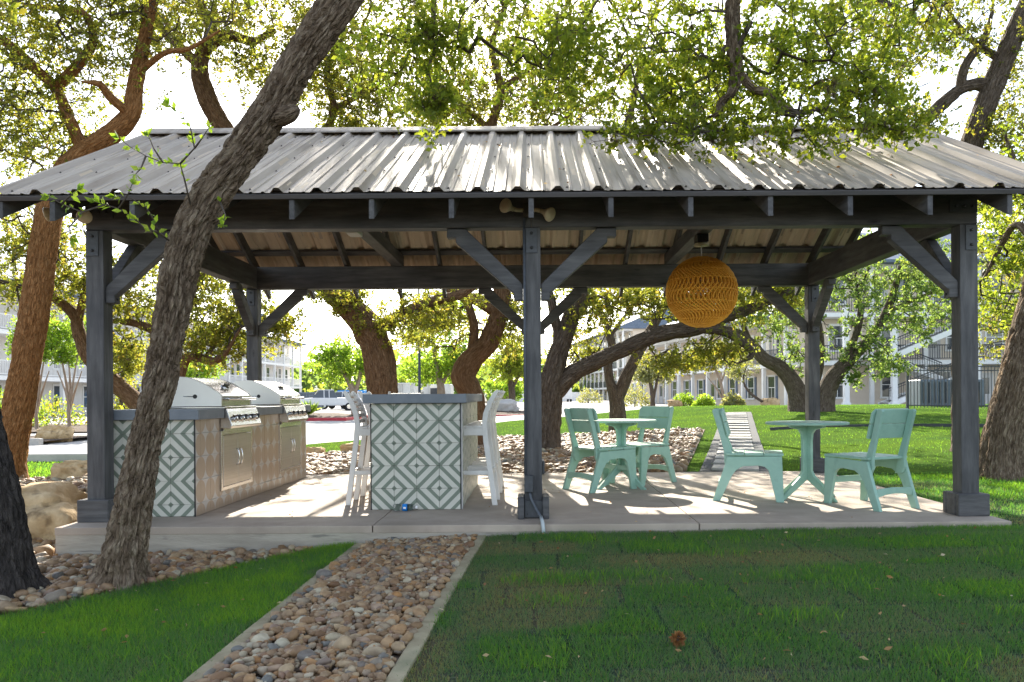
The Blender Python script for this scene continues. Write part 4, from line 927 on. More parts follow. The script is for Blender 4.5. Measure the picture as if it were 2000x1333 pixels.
def tree(name, label, limbs, clumps, bark='bark', leaf='leaf_oak', leafL=.062, per=20, tw=.0028, sides=14, step=.10, relief=0.0, moss=0, flare=.5, seed=1, cat='tree', group=None, up=.35, spray=.17, droop=0.0, wid=.30, main_sides=None, dens=1.0):
    """limbs: lists of (px, py, depth, radius), the first being the trunk; clumps: (px, py, depth, rx, ry, rz, n)"""
    Vs, Fs, Bs = [], [], []; off = 0; nodes = []; nr = []; base = None
    for li, lm in enumerate(limbs):
        P = [tuple(px(a, b, c)) for a, b, c, r in lm]; rr = [q[3] for q in lm]
        rr[-1] = min(rr[-1], .016) if li else rr[-1]
        if li == 0:
            base = Vector(P[0]); base.z = gz(base.x, base.y); P[0] = (base.x, base.y, base.z - .08)
        sd = (main_sides or sides) if li == 0 else sides
        path, rad = smooth_path(P, rr, step * (1 if li == 0 else 1.2)); wob = np.cumsum(rng.normal(0, .004 + .03 * rad.mean(), path.shape), 0) * .12; wob[0] = 0; path = path + wob * (step / .1) ** .5 * .6
        V, F, B = limb_mesh(path, rad, sd, relief if (li == 0 or rad.mean() > .08) else 0, seed * 10 + li, flare if li == 0 else 0)
        B = B + [0, 0, li * 13.7]
        Vs.append(V); Fs.append(F + off); Bs.append(B); off += len(V)
        st = max(1, int(.22 / step)); q0 = int(len(path) * (.35 if li == 0 else .12)); nodes.append(path[q0::st]); nr.append(rad[q0::st])
    t = wthing(name, base, label, cat, group)
    Vs, Fs, Bs = np.concatenate(Vs), np.concatenate(Fs), np.concatenate(Bs)
    trunk = link('trunk', np_mesh('trunk', Vs, Fs, {'bk': Bs}, True), M[bark], t)
    nodes = np.concatenate(nodes); nr = np.concatenate(nr); tips = []
    for (a, b, c, rx, ry, rz, n) in clumps:
        n = int(n * dens)
        ctr = np.array(px(a, b, c)); d = unit(rng.normal(0, 1, (n, 3))); rad = rng.random(n)[:, None] ** .45
        sub = unit(rng.normal(0, 1, (max(3, n // 28), 3))) * (rng.random((max(3, n // 28), 1)) ** .5) * .85
        pick = sub[rng.integers(len(sub), size=n)] + rng.normal(0, .24, (n, 3))
        use = rng.random(n)[:, None] < .55; q = np.where(use, pick, d * rad)
        tips.append(ctr + q * np.array([rx, ry, rz]) * (1.3 if dens > 1.7 else 1.18 if dens > 1.2 else 1.0))
    if not tips: return t
    tips = np.concatenate(tips)
    inside = (np.abs(tips[:, 0] - XP[1]) < 4.3) & (np.abs(tips[:, 1] - RY) < 2.75) & (tips[:, 2] < ZR + .12 - MS * np.abs(tips[:, 1] - RY))
    tips = tips[~inside]
    tips = tips[tips[:, 2] > g(tips[:, 0], tips[:, 1]) + .25]
    A, B, cnt, E, Ep = grow(nodes, nr, tips)
    r = tw * np.clip(cnt, 1, 400) ** .42
    # side sprays at every tip, each carrying leaves
    ns = 3; K = len(E); dirs = unit(unit(E - Ep)[:, None, :] + rng.normal(0, .75, (K, ns, 3)) + np.array([0, 0, up - droop * 2]))
    Ls = spray * rng.uniform(.5, 1.25, (K, ns)); S0 = np.repeat(E, ns, 0); D = dirs.reshape(-1, 3); S1 = S0 + D * Ls.reshape(-1, 1)
    V, F = seg_mesh(A, B, r * 1.15, r, 3); V2, F2 = seg_mesh(S0, S1, np.full(len(S0), tw * .95), np.full(len(S0), tw * .5), 2); F2 = F2[::2]
    link('twigs', np_mesh('twigs', np.concatenate([V, V2]), np.concatenate([F, F2 + len(V)]), None, True), M['twig'], t)
    m = max(1, per // ns); u = rng.uniform(.1, 1.08, (len(S0), m)); P = (S0[:, None, :] + (S1 - S0)[:, None, :] * u[..., None]).reshape(-1, 3) + rng.normal(0, .012, (len(S0) * m, 3))
    DD = np.repeat(D, m, 0) * .5 + rng.normal(0, .7, (len(P), 3)) + [0, 0, .1 - droop]
    LL = leafL * rng.uniform(.45, 1.35, len(P)); V, F = leaf_arrays(P, DD, LL, wid)
    rn = np.clip(np.repeat(rng.beta(2, 2.2, len(P)) * .62 + np.repeat(rng.random(K), ns * m) * .36, 4), 0, 1)
    link('crown', np_mesh('crown', V, F, {'rnd': rn}), M[leaf], t)
    if moss:
        k = rng.integers(len(B), size=moss); C = B[k]; nb = 46; d = unit(rng.normal(0, 1, (moss * nb, 3))); ln = rng.uniform(.05, .115, moss)[:, None].repeat(nb, 1).ravel() * rng.uniform(.6, 1.1, moss * nb)
        P = np.repeat(C, nb, 0); w = unit(np.cross(d, rng.normal(0, 1, d.shape))) * .0026; e = P + d * ln[:, None] + [0, 0, -.01]
        V = np.stack([P - w, P + w, e], 1).reshape(-1, 3); F = np.arange(len(P) * 3).reshape(-1, 3)
        ob = link('ball_moss', np_mesh('ball_moss', V, F, {'rnd': np.repeat(rng.random(moss), nb * 3)}), M['moss'], t); tag(ob, kind='stuff')
    return t

def lim(Y, *pts):     # (px, py, r) at one depth, or (px, py, r, depth)
    return [(p[0], p[1], p[3] if len(p) > 3 else Y, p[2]) for p in pts]
OG = 'live oaks round the pavilion'
# leaning oak in front of the roof; its limb crosses above and hangs down over the roof
tree('oak_tree', 'leaning live oak trunk crossing in front of the grill counter and roof',
     [lim(5.3, (236, 1150, 0.1568), (243, 1095, 0.1425), (258, 1000, 0.1273), (282, 870, 0.1149), (316, 730, 0.1159), (338, 610, 0.1235), (358, 500, 0.1292), (402, 395, 0.1311), (462, 312, 0.1273), (528, 215, 0.1254), (588, 110, 0.1254), (648, 22, 0.1235), (720, -80, 0.1187, 5.4), (850, -230, 0.1045, 5.7), (1050, -400, 0.0808, 6.1), (1300, -520, 0.0570, 6.6)),
      lim(5.4, (548, 228, .07, 5.28), (566, 222, .06, 5.22), (578, 214, .04, 5.2), (584, 210, .02, 5.2)),
      lim(6.5, (760, -120, .12, 5.5), (900, -220, .10, 5.9), (1150, -230, .09, 6.3), (1350, -150, .085, 6.7), (1425, -40, .08, 6.8), (1430, 60, .075, 6.8), (1436, 130, .066, 6.8), (1432, 178, .05, 6.8), (1408, 200, .04, 6.8), (1400, 222, .034, 6.8), (1380, 230, .024, 6.85)),
      lim(6.8, (1436, 135, .045), (1470, 172, .04), (1500, 182, .036), (1522, 205, .03), (1545, 214, .022)),
      lim(6.6, (1150, -230, .07), (1400, -260, .06, 6.8), (1650, -180, .05, 7.0), (1800, -40, .035, 7.3)),
      lim(6.0, (850, -230, .07, 5.7), (860, -150, .05, 6.6), (850, -40, .03, 7.1), (845, 90, .02, 7.3))],
     [(1230, 60, 7.3, .85, .9, .6, 130), (1330, 170, 7.1, .7, .6, .5, 120), (1500, 90, 7.1, .85, .8, .65, 150), (1650, 60, 7.2, .9, .8, .65, 140), (1560, 200, 6.8, .85, .5, .3, 62), (1690, 185, 7.0, .7, .5, .4, 85), (1390, 258, 6.7, .6, .4, .14, 36), (1620, 268, 6.7, .6, .35, .12, 30), (1250, 262, 7.1, .45, .3, .15, 45), (1740, 262, 6.9, .35, .3, .12, 30),
      (850, 215, 7.2, .2, .2, .28, 45), (770, 120, 7.4, .6, .5, .5, 70), (950, 50, 7.4, .8, .7, .5, 90), (1090, 140, 7.4, .7, .6, .5, 95),
      (1200, -280, 6.6, 1.8, 1.6, .7, 170), (600, -280, 5.2, 1.6, 1.4, .6, 110), (1700, -280, 7.2, 1.5, 1.6, .7, 130)],
     'bark', 'leaf_oak', .054, 27, .0028, 28, .022, relief=.014, moss=120, flare=.85, seed=3, main_sides=132, group=OG)
tree('oak_tree', 'dark oak trunk cut off by the left edge of the picture, in the stones',
     [lim(5.1, (14, 1168, .21), (12, 1110, .155), (3, 1030, .14), (-13, 940, .13), (-36, 840, .125), (-85, 640, .12), (-150, 380, .115), (-190, 100, .11), (-160, -200, .09)),
      lim(5.1, (-150, 380, .08), (-240, 200, .07), (-330, 40, .05, 5.4))],
     [(-250, -120, 5.2, 1.0, 1.0, .6, 160), (-60, -350, 5.4, 1.2, 1.2, .6, 160)], 'bark_dark', 'leaf_oak', .062, 18, .0028, 24, .035, relief=.0115, flare=.75, seed=5, main_sides=96, group=OG)
tree('oak_tree', 'live oak with warm orange-brown trunk left of the pavilion',
     [lim(12.7, (8, 955, .33), (16, 900, .26), (34, 800, .235), (56, 680, .225), (74, 560, .220), (90, 450, .215), (115, 360, .21), (160, 303, .185), (215, 265, .165), (256, 222, .145), (263, 170, .13), (275, 110, .12), (290, 40, .105), (305, -60, .085), (330, -200, .06)),
      lim(12.7, (165, 300, .115), (138, 240, .105), (108, 172, .10), (62, 128, .09), (0, 74, .08), (-90, 20, .08), (-180, -80, .05)),
      lim(12.7, (108, 172, .09), (150, 130, .08), (182, 80, .07), (165, 28, .06), (110, 18, .05), (50, 8, .04)),
      lim(12.7, (255, 225, .08), (215, 190, .07, 12.4), (195, 165, .055, 12.2), (160, 160, .04, 12.0)),
      lim(12.7, (262, 150, .06), (320, 105, .045, 12.4), (370, 95, .035, 12.2), (430, 60, .025, 12))],
     [(60, 60, 12.6, 1.1, 1.2, .55, 150), (170, 130, 12.8, 1.0, 1.0, .6, 120), (40, 210, 12.6, .9, .9, .6, 130), (90, 300, 13.0, .8, .8, .4, 90), (230, 20, 12.6, 1.2, 1.2, .6, 130), (30, 450, 13.3, .8, .8, .6, 110), (130, 480, 14.0, .6, .6, .6, 70), (380, 20, 12.6, 1.0, 1.0, .4, 90), (100, -150, 12.8, 2.2, 2.2, 1.0, 260), (-150, 250, 12.7, 1.2, 1.5, 1.0, 130), (30, 560, 13.6, .5, .6, .4, 40)],
     'bark_bounce', 'leaf_warm', .058, 24, .0034, 18, .06, relief=.012, moss=150, flare=.5, seed=7, main_sides=72, dens=1.8, group=OG)
tree('oak_tree', 'thick oak trunk standing behind the bar, forking left above the beam',
     [lim(15.4, (750, 905, .40), (749, 840, .33), (746, 760, .305), (738, 690, .31), (718, 640, .32), (682, 602, .26), (640, 560, .245), (560, 450, .23), (490, 330, .22), (440, 255, .205), (408, 197, .19), (391, 140, .17), (405, 95, .145), (450, 72, .12), (495, 82, .09), (540, 60, .06)),
      lim(15.4, (392, 130, .10), (352, 92, .09), (312, 52, .08), (268, -15, .07), (200, -120, .05)),
      lim(15.4, (405, 95, .12), (412, 50, .11), (392, 10, .10), (380, -80, .08), (420, -220, .05)),
      lim(15.4, (745, 640, .13), (790, 612, .11), (850, 588, .10), (905, 572, .09), (960, 520, .07), (980, 430, .06), (900, 330, .05)),
      lim(15.4, (560, 450, .11), (610, 330, .10), (650, 215, .085), (640, 130, .07), (690, 40, .05)),
      lim(15.4, (650, 215, .06), (715, 180, .05), (760, 150, .04))],
     [(560, 160, 15.2, .9, 1.0, .6, 130), (660, 120, 15.2, 1.0, 1.2, .8, 230), (470, 130, 15.3, .8, .8, .5, 60), (760, 190, 15.4, 1.2, 1.2, .7, 180), (330, 40, 15.4, 1.0, 1.0, .6, 90), (520, 10, 15.4, 1.2, 1.2, .5, 120), (800, 60, 15.4, 1.4, 1.2, .8, 190), (650, -180, 15.4, 2.6, 2.4, 1.2, 300), (300, -180, 15.4, 2.0, 2.0, 1.0, 110), (420, 60, 15.0, .9, 1, .5, 70), (600, 60, 15.0, .9, 1, .6, 90), (700, 235, 15.4, .7, .8, .3, 70),
      (660, 585, 15.0, .5, .7, .3, 60), (800, 620, 15.2, .9, .8, .35, 110), (620, 560, 15.4, .4, .7, .3, 30), (880, 590, 15.6, .6, .6, .25, 60), (640, 400, 16.0, 1.3, 1.3, 1.0, 60), (480, 440, 15.6, 1.0, 1.2, .9, 40)],  # last two clumps, unseen behind the roof, added to shade the slab
     'bark_warm', 'leaf_warm', .062, 24, .0036, 18, .07, relief=.016, moss=170, flare=.35, seed=9, main_sides=64, dens=1.5, group=OG)
tree('oak_tree', 'S-shaped oak trunk just left of the middle post, behind the bar',
     [lim(17, (932, 868, .34), (926, 800, .28), (920, 768, .26), (906, 735, .275), (922, 702, .25), (953, 668, .24), (972, 622, .22), (979, 572, .2), (972, 500, .18), (945, 400, .16), (958, 260, .13), (976, 175, .10), (960, 90, .07), (990, 0, .05)),
      lim(17, (974, 612, .16), (935, 588, .15), (885, 568, .13), (810, 490, .12), (770, 380, .10), (740, 260, .07)),
      lim(17, (918, 700, .11), (926, 645, .105), (915, 595, .09), (890, 520, .08), (860, 420, .06)),
      lim(17, (975, 175, .07), (1040, 130, .06), (1100, 60, .05)), lim(17, (960, 255, .07), (900, 200, .06), (870, 130, .04)), lim(17, (965, 320, .08), (1050, 270, .07), (1130, 210, .05))],
     [(900, 170, 17, 1.3, 1.3, .7, 190), (1020, 110, 17, 1.4, 1.4, .8, 220), (970, 230, 17, 1.2, 1.2, .35, 120), (1130, 190, 17, 1.2, 1.2, .7, 170), (1000, -40, 17, 2.2, 2.0, 1.0, 260), (850, 245, 17, .9, .9, .3, 80), (860, 640, 17.4, .9, .8, .5, 110), (990, 650, 17.6, .6, .8, .6, 70), (1010, 600, 17.2, .5, .7, .35, 50), (830, -150, 17, 2, 2, .9, 160), (900, 430, 17.4, 1.5, 1.4, 1.0, 60), (1040, 470, 17.8, 1.3, 1.3, .8, 45)],  # last two clumps are hidden by the roof, added to dapple the slab
     'bark_warm', 'leaf_warm', .066, 24, .004, 16, .08, relief=.016, moss=150, flare=.35, seed=11, main_sides=56, dens=1.5, group=OG)
tree('oak_tree', 'oak behind the middle post whose long limb stretches right below the lamp',
     [lim(15.2, (1058, 885, .36), (1066, 832, .29), (1073, 785, .26), (1078, 745, .245), (1092, 690, .205), (1112, 630, .185), (1130, 580, .165), (1152, 480, .14), (1185, 350, .11), (1230, 230, .08), (1250, 120, .05)),
      lim(15.2, (1074, 775, .20), (1120, 730, .195), (1180, 700, .175), (1240, 672, .17), (1300, 650, .165), (1360, 642, .155), (1410, 622, .13), (1470, 602, .10), (1540, 570, .07), (1620, 520, .04)),
      lim(15.2, (1084, 715, .13), (1090, 660, .12), (1080, 600, .10), (1060, 500, .08), (1090, 380, .06)),
      lim(15.2, (1360, 640, .11), (1420, 650, .09, 15), (1470, 690, .07, 14.8), (1440, 710, .045, 14.7)),
      lim(15.2, (1320, 646, .09), (1380, 600, .08, 15.6), (1440, 540, .06, 16), (1500, 470, .05, 16))],
     [(1140, 610, 15.4, .7, .8, .5, 100), (1120, 690, 15.8, .5, .6, .45, 60), (1330, 590, 15.5, .9, .8, .4, 130), (1450, 590, 15.4, .9, .8, .45, 150), (1330, 700, 15.0, .65, .6, .25, 80), (1420, 680, 14.9, .6, .6, .3, 80), (1520, 560, 15.4, .9, .8, .45, 130), (1220, 590, 15.6, .7, .7, .25, 70), (1270, 180, 15.2, 1.3, 1.3, .8, 170), (1400, 150, 15.4, 1.4, 1.4, .8, 160), (1250, -60, 15.2, 2.2, 2.2, 1.0, 200), (1240, 610, 16.2, .5, .5, .3, 40), (1200, 450, 16, 1.4, 1.3, .9, 80), (1420, 460, 16.2, 1.5, 1.3, .8, 90)],  # last two clumps, out of view behind the roof, added for slab shade
     'bark_far', 'leaf_warm', .07, 20, .0038, 16, .08, relief=.014, moss=120, flare=.35, seed=13, main_sides=56, dens=1.35, group=OG)
tree('oak_tree', 'slim forked oak on the lawn between the two mint chairs',
     [lim(21, (1206, 832, .26), (1206, 805, .21), (1202, 775, .19), (1191, 745, .125), (1188, 710, .12), (1196, 682, .11), (1183, 632, .105), (1163, 592, .09), (1140, 530, .07), (1120, 430, .05)),
      lim(21, (1204, 785, .17), (1225, 732, .165), (1246, 690, .15), (1268, 650, .135), (1300, 590, .11), (1330, 500, .08), (1340, 380, .05)),
      lim(21, (1190, 660, .06), (1215, 625, .05), (1235, 600, .04))],
     [(1160, 560, 21, 1.1, 1.0, .6, 90), (1260, 560, 21, 1.1, 1.0, .5, 90), (1200, 350, 21, 2.5, 2.2, 1.6, 150), (1380, 420, 21, 2, 2, 1.4, 90)],
     'bark_far', 'leaf_oak', .08, 20, .0045, 12, .12, moss=60, flare=.25, seed=15, group=OG)
tree('oak_tree', 'curved twin-trunk oak on the rising lawn left of the stairs',
     [lim(27, (1566, 806, .46), (1560, 775, .36), (1548, 748, .29), (1524, 718, .25), (1492, 702, .22), (1470, 676, .2), (1440, 652, .17), (1402, 638, .12), (1370, 600, .08)),
      lim(27, (1575, 806, .3, 27.3), (1582, 770, .26, 27.5), (1600, 690, .2, 27.8), (1590, 600, .14, 28), (1560, 500, .1, 28)),
      lim(27, (1470, 680, .1), (1450, 620, .09), (1480, 560, .06))],
     [(1540, 620, 27, 1.6, 1.6, 1.0, 230), (1500, 560, 27, 1.6, 1.5, .9, 200), (1590, 540, 27.5, 1.8, 1.6, 1.2, 260), (1440, 610, 26.6, 1.0, 1.0, .5, 90), (1560, 690, 27, .9, 1.0, .7, 110), (1560, 400, 27.5, 2.6, 2.2, 1.6, 260)],
     'bark_far', 'leaf_blue', .095, 21, .005, 14, .12, moss=60, flare=.3, seed=17, dens=.65, group=OG)
tree('oak_tree', 'oak with dark blue-green crown before the white staircase',
     [lim(26.5, (1604, 806, .42), (1612, 770, .33), (1632, 732, .28), (1662, 700, .22), (1700, 660, .17), (1735, 600, .13), (1760, 520, .1)),
      lim(26.5, (1650, 710, .13), (1680, 620, .11), (1670, 540, .08)), lim(26.5, (1730, 610, .08), (1800, 580, .06), (1850, 560, .04))],
     [(1680, 600, 26, 1.8, 1.6, 1.1, 300), (1740, 560, 26, 1.8, 1.6, 1.1, 290), (1690, 690, 26, 1.2, 1.2, .75, 180), (1730, 720, 25.6, .75, .8, .45, 90), (1820, 580, 26, 1.5, 1.4, .8, 210), (1840, 520, 25.5, 1.4, 1.2, .9, 170), (1640, 520, 26.4, 1.6, 1.5, .8, 180), (1700, 420, 26.4, 2.6, 2.2, 1.5, 300), (1800, 650, 26, .8, .8, .5, 80), (1660, 740, 26.2, .4, .5, .3, 40)],
     'bark_far', 'leaf_blue', .095, 21, .005, 14, .12, moss=40, flare=.3, seed=19, dens=.55, group=OG)
tree('oak_tree', 'stout oak trunk at the right edge beyond the corner post',
     [lim(9.6, (1952, 950, .33), (1956, 905, .275), (1966, 840, .255), (1984, 760, .245), (2006, 680, .235), (2030, 590, .225), (2065, 450, .2), (2105, 280, .17), (2100, 80, .14), (2050, -80, .1)),
      lim(9.6, (2065, 450, .12), (2030, 390, .1, 10.2), (1985, 330, .08, 10.8), (1960, 250, .05, 11)),
      lim(9.6, (2050, 520, .05, 9.7), (1990, 440, .045, 10.0), (1955, 480, .035, 10.3), (1925, 540, .025, 10.5)),
      lim(9.6, (2100, 150, .1), (2000, -40, .07, 9.2), (1850, -120, .05, 8.8))],
     [(1955, 480, 10.4, .5, .6, .4, 80), (1960, 580, 11, .4, .6, .5, 60), (1990, 380, 10.8, .5, .7, .5, 70), (2150, 250, 9.8, 1.3, 1.4, 1.0, 170), (2050, -120, 9.4, 1.6, 1.6, .8, 190), (1850, -130, 8.8, .9, 1.0, .35, 90), (2300, 500, 9.6, 1.2, 1.2, 1, 100)],
     'bark', 'leaf_oak', .064, 20, .003, 20, .05, relief=.014, moss=40, flare=.3, seed=21, main_sides=84, group=OG)
tree('oak_tree', 'grey oak limb rising behind the right end of the roof',
     [lim(13, (1886, 930, .21), (1884, 700, .195), (1882, 450, .19), (1892, 310, .19), (1916, 230, .19), (1946, 150, .18), (1976, 80, .17), (2015, -10, .15), (2060, -130, .1)),
      lim(13, (1940, 170, .12), (1905, 165, .11), (1872, 178, .10), (1830, 214, .12), (1795, 245, .10), (1760, 250, .06)),
      lim(13, (1875, 178, .08), (1885, 130, .07), (1925, 70, .06), (1940, 10, .05)),
      lim(13, (1890, 300, .06), (1930, 330, .05), (1980, 320, .04), (2030, 350, .03)),
      lim(13, (1960, 120, .07), (1900, 80, .05), (1850, 20, .04))],
     [(1800, 110, 13, .8, .8, .5, 70), (1900, 70, 13, .8, .9, .5, 80), (1960, 260, 13, .6, .7, .5, 90), (1980, 160, 13.4, .5, .6, .5, 60), (1770, 240, 13, .6, .6, .3, 70), (1930, 380, 13.4, .7, .7, .5, 90), (1800, -60, 13, 1.6, 1.6, .6, 160), (1990, 500, 14, .7, .8, .7, 90), (1720, 60, 13.4, .9, 1, .6, 110), (1960, 640, 15, .7, .8, .5, 80)],
     'bark_far', 'leaf_warm', .060, 22, .0034, 18, .06, relief=.010, moss=120, flare=.3, seed=23, main_sides=48, dens=1.45, group=OG)
tree('oak_tree', 'low spreading oak behind the grill counter, half hidden by the leaning trunk',
     [lim(14.5, (330, 905, .34), (322, 860, .24), (298, 822, .20), (262, 782, .17), (222, 746, .155), (176, 700, .14), (156, 655, .13), (143, 612, .11), (100, 575, .08), (60, 520, .05)),
      lim(14.5, (310, 840, .14), (345, 760, .12), (365, 700, .10), (420, 705, .085, 14.2), (446, 680, .06, 14.1), (470, 640, .04, 14)),
      lim(14.5, (345, 760, .1), (330, 680, .09), (292, 642, .08), (240, 628, .065), (200, 632, .05)),
      lim(14.5, (150, 640, .08), (170, 560, .06), (210, 480, .05)), lim(14.5, (330, 690, .09), (370, 580, .08), (420, 500, .05))],
     [(270, 600, 14.5, .9, .9, .5, 150), (400, 620, 14.4, .9, .9, .6, 170), (480, 640, 14.4, .7, .7, .5, 110), (250, 690, 14.6, .5, .6, .45, 80), (120, 580, 14.6, .7, .8, .4, 90), (430, 560, 14.6, .9, .8, .5, 120), (540, 640, 14.6, .5, .6, .4, 70), (240, 520, 14.8, .7, .8, .5, 90), (420, 690, 14.3, .6, .6, .3, 70), (240, 790, 15, .4, .5, .3, 30)],
     'bark_warm', 'leaf_warm', .07, 20, .0036, 16, .07, relief=.010, moss=120, flare=.3, seed=25, dens=1.3, group=OG)

# leafy shoots growing out of the leaning trunk, with larger leaves (part of that oak)
oak0 = [o for o in bpy.data.objects if o.name == 'oak_tree'][0]
sh = [[(330, 470, 5.17), (310, 455, 5.1), (280, 445, 5.0), (262, 425, 4.95), (232, 408, 4.9), (205, 400, 4.9), (185, 395, 4.88)], [(205, 400, 4.9), (160, 415, 4.86), (120, 398, 4.84), (95, 385, 4.82)], [(232, 408, 4.9), (250, 380, 4.85), (258, 360, 4.85)], [(310, 455, 5.1), (300, 430, 5.05), (285, 405, 5.0), (250, 385, 4.95), (225, 385, 4.9)],
      [(372, 400, 5.14), (360, 350, 5.06), (352, 320, 5.02), (318, 318, 5.0), (285, 305, 4.98), (255, 288, 4.95), (232, 270, 4.92)], [(352, 320, 5.02), (380, 290, 5.0), (372, 250, 4.98), (355, 225, 4.96), (330, 205, 4.95)], [(380, 290, 5.0), (395, 270, 5.0), (408, 250, 5.0)], [(285, 305, 4.98), (275, 330, 4.95), (265, 340, 4.94)], [(430, 395, 5.15), (440, 420, 5.05), (436, 440, 5.0)], [(120, 398, 4.84), (150, 372, 4.82)], [(160, 415, 4.86), (135, 445, 4.84), (140, 465, 4.84)], [(318, 318, 5.0), (300, 290, 5.0), (290, 265, 5.0)]]
mb = MB(); P, D = [], []
for s_ in sh:
    pts = [px(*q) for q in s_]; mb.tube(pts, [max(.0022, .0065 * (1 - i / len(pts))) for i in range(len(pts))], 6)
    A_ = np.array(pts); seg = np.linalg.norm(A_[1:] - A_[:-1], axis=1)
    for i in range(len(pts) - 1):
        n_ = int(seg[i] / .011) if i > 0 else 2
        for q in range(n_):
            if rng.random() < .62: P.append(A_[i] + (A_[i + 1] - A_[i]) * rng.random()); D.append(unit((A_[i + 1] - A_[i]))[None][0] * .6 + rng.normal(0, .75, 3))
    for q in range(6): P.append(A_[-1]); D.append(unit(A_[-1] - A_[-2]) + rng.normal(0, .6, 3))
mb.build('shoot', M['bark_pale'] if False else M['twig'], oak0, smooth=True)
P, D = np.array(P), np.array(D); V, F = leaf_arrays(P, D, rng.uniform(.035, .068, len(P)), .26)
link('shoot_leaves', np_mesh('shoot_leaves', V, F, {'rnd': np.repeat(rng.uniform(.1, .85, len(P)), 4)}), M['leaf_bright'], oak0)
# ------------------------------------------------------------------ grass blades, fallen leaves
def blades(name, pts, h, w, parent=None, seed=0, lean=.45):
    n = len(pts); z = g(pts[:, 0], pts[:, 1]); tone = lawn_tone(pts[:, 0], pts[:, 1]); tone = np.clip(tone + rng.normal(0, .17, n), 0, 1); tone = np.where(rng.random(n) < .09, rng.uniform(0, .2, n), tone)
    h = h * (.55 + .75 * tone) * rng.uniform(.6, 1.3, n); a = rng.uniform(0, 2 * np.pi, n); wv = np.stack([np.cos(a), np.sin(a), 0 * a], 1) * (w * rng.uniform(.7, 1.3, n))[:, None] / 2
    ld = rng.normal(0, lean, (n, 2)) * h[:, None]; P = np.stack([pts[:, 0], pts[:, 1], z - .004], 1); mid = P + np.stack([ld[:, 0] * .35, ld[:, 1] * .35, h * .6], 1); tip = P + np.stack([ld[:, 0], ld[:, 1], h], 1)
    if n > 20000:                                # short turf: one slim triangle a blade
        V = np.stack([P - wv, P + wv, tip + wv * .15], 1).reshape(-1, 3); F = np.arange(n * 3).reshape(-1, 3); k = 3
    else:
        V = np.stack([P - wv, P + wv, mid + wv * .7, mid - wv * .7, tip], 1).reshape(-1, 3); i = np.arange(n)[:, None] * 5; k = 5
        F = np.concatenate([i + [[0, 1, 2]], i + [[0, 2, 3]], i + [[3, 2, 4]]], 1).reshape(-1, 3)
    return link(name, np_mesh(name, V, F, {'rnd': np.repeat(tone, k)}), M['grass'], parent)
lawn_l = [o for o in bpy.data.objects if o.name == 'grass_strip'][0]; lawn_f = bpy.data.objects['front_lawn']; lawn_s = bpy.data.objects['side_lawn']; lawn_b = bpy.data.objects['back_lawn']; verge = bpy.data.objects['left_verge']
def in_front(x, y): return (x > gr_r(y) + .052) & (x < .74 * y + .5)
p = spread(350000, -.6, 5.5, 2.6, 6.25, in_front)
wob = .05 * vnoise2(p[:, 0] * 2.5, p[:, 1] * 2.5, 2); sy = np.abs(((p[:, 1] + wob) / .45) % 1 - .5); sx = np.abs((p[:, 0] / .62 + .25 * np.floor(p[:, 1] / .45) + wob) % 1 - .5); seam = (sy > .465) | (sx > .475); p = p[rng.random(len(p)) < np.where(seam, .18, 1.0)]
o = blades('grass', p, .030, .0042, None, 1); tag(o, 'short patchy green grass of the broad front lawn', 'grass', None, 'stuff')
p = spread(150000, -3.9, -1.4, 2.6, 6.25, lambda x, y: (x > bed_edge(y) + .01) & (x < gr_l(y) - .070)); o = blades('grass', p, .036, .0042); tag(o, 'green grass of the narrow strip left of the gravel', 'grass', None, 'stuff')
p = spread(60000, 3.86, 9, 5.9, 10.1); o = blades('grass', p, .035, .007); tag(o, 'green grass round the stout oak right of the slab', 'grass', None, 'stuff')
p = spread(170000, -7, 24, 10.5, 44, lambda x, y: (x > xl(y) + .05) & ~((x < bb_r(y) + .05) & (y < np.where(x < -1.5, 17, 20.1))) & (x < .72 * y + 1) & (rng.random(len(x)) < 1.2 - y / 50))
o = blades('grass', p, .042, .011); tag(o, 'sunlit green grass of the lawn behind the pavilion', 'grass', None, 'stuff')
p = spread(16000, -18, -6.6, 12.9, 16.5); o = blades('grass', p, .05, .014); tag(o, 'grass verge between the stone bed and the road', 'grass', None, 'stuff')
# tall bright clumps in the near lawn
ctr = spread(34, -.1, 5.0, 2.7, 6.1, in_front); pp = np.concatenate([c + rng.normal(0, [.13, .07], (170, 2)) for c in ctr]); pp = pp[in_front(pp[:, 0], pp[:, 1]) & (pp[:, 1] < 6.24)]
_old = lawn_tone
def lawn_tone(x, y): return np.full_like(x, .80)
o = blades('grass', pp, .045, .0045); tag(o, 'taller bright tufts standing in the front lawn', 'grass', None, 'stuff')
lawn_tone = _old
# fallen leaves on lawn, gravel, slab and roof
def fallen(name, pts, z, L, label, parent=None):
    n = len(pts); P = np.stack([pts[:, 0], pts[:, 1], z], 1); a = rng.uniform(0, 6.28, n); D = np.stack([np.cos(a), np.sin(a), rng.normal(.1, .15, n)], 1)
    V, F = leaf_arrays(P, D, L * rng.uniform(.6, 1.3, n), .24); o = link(name, np_mesh(name, V, F, {'rnd': np.repeat(rng.random(n), 4)}), M['dead_leaf'], parent); tag(o, label, None, None, 'stuff'); return o
p = spread(230, -3.5, 5, 2.7, 6.2, lambda x, y: x < .74 * y + .3); fallen('fallen_leaves', p, g(p[:, 0], p[:, 1]) + .022, .034, 'dry oak leaves scattered on the front lawn and gravel')
p = spread(120, -2.9, 3.8, 6.35, 10.3); fallen('slab_litter', p, np.full(len(p), .004), .022, 'specks of leaf litter on the concrete slab')
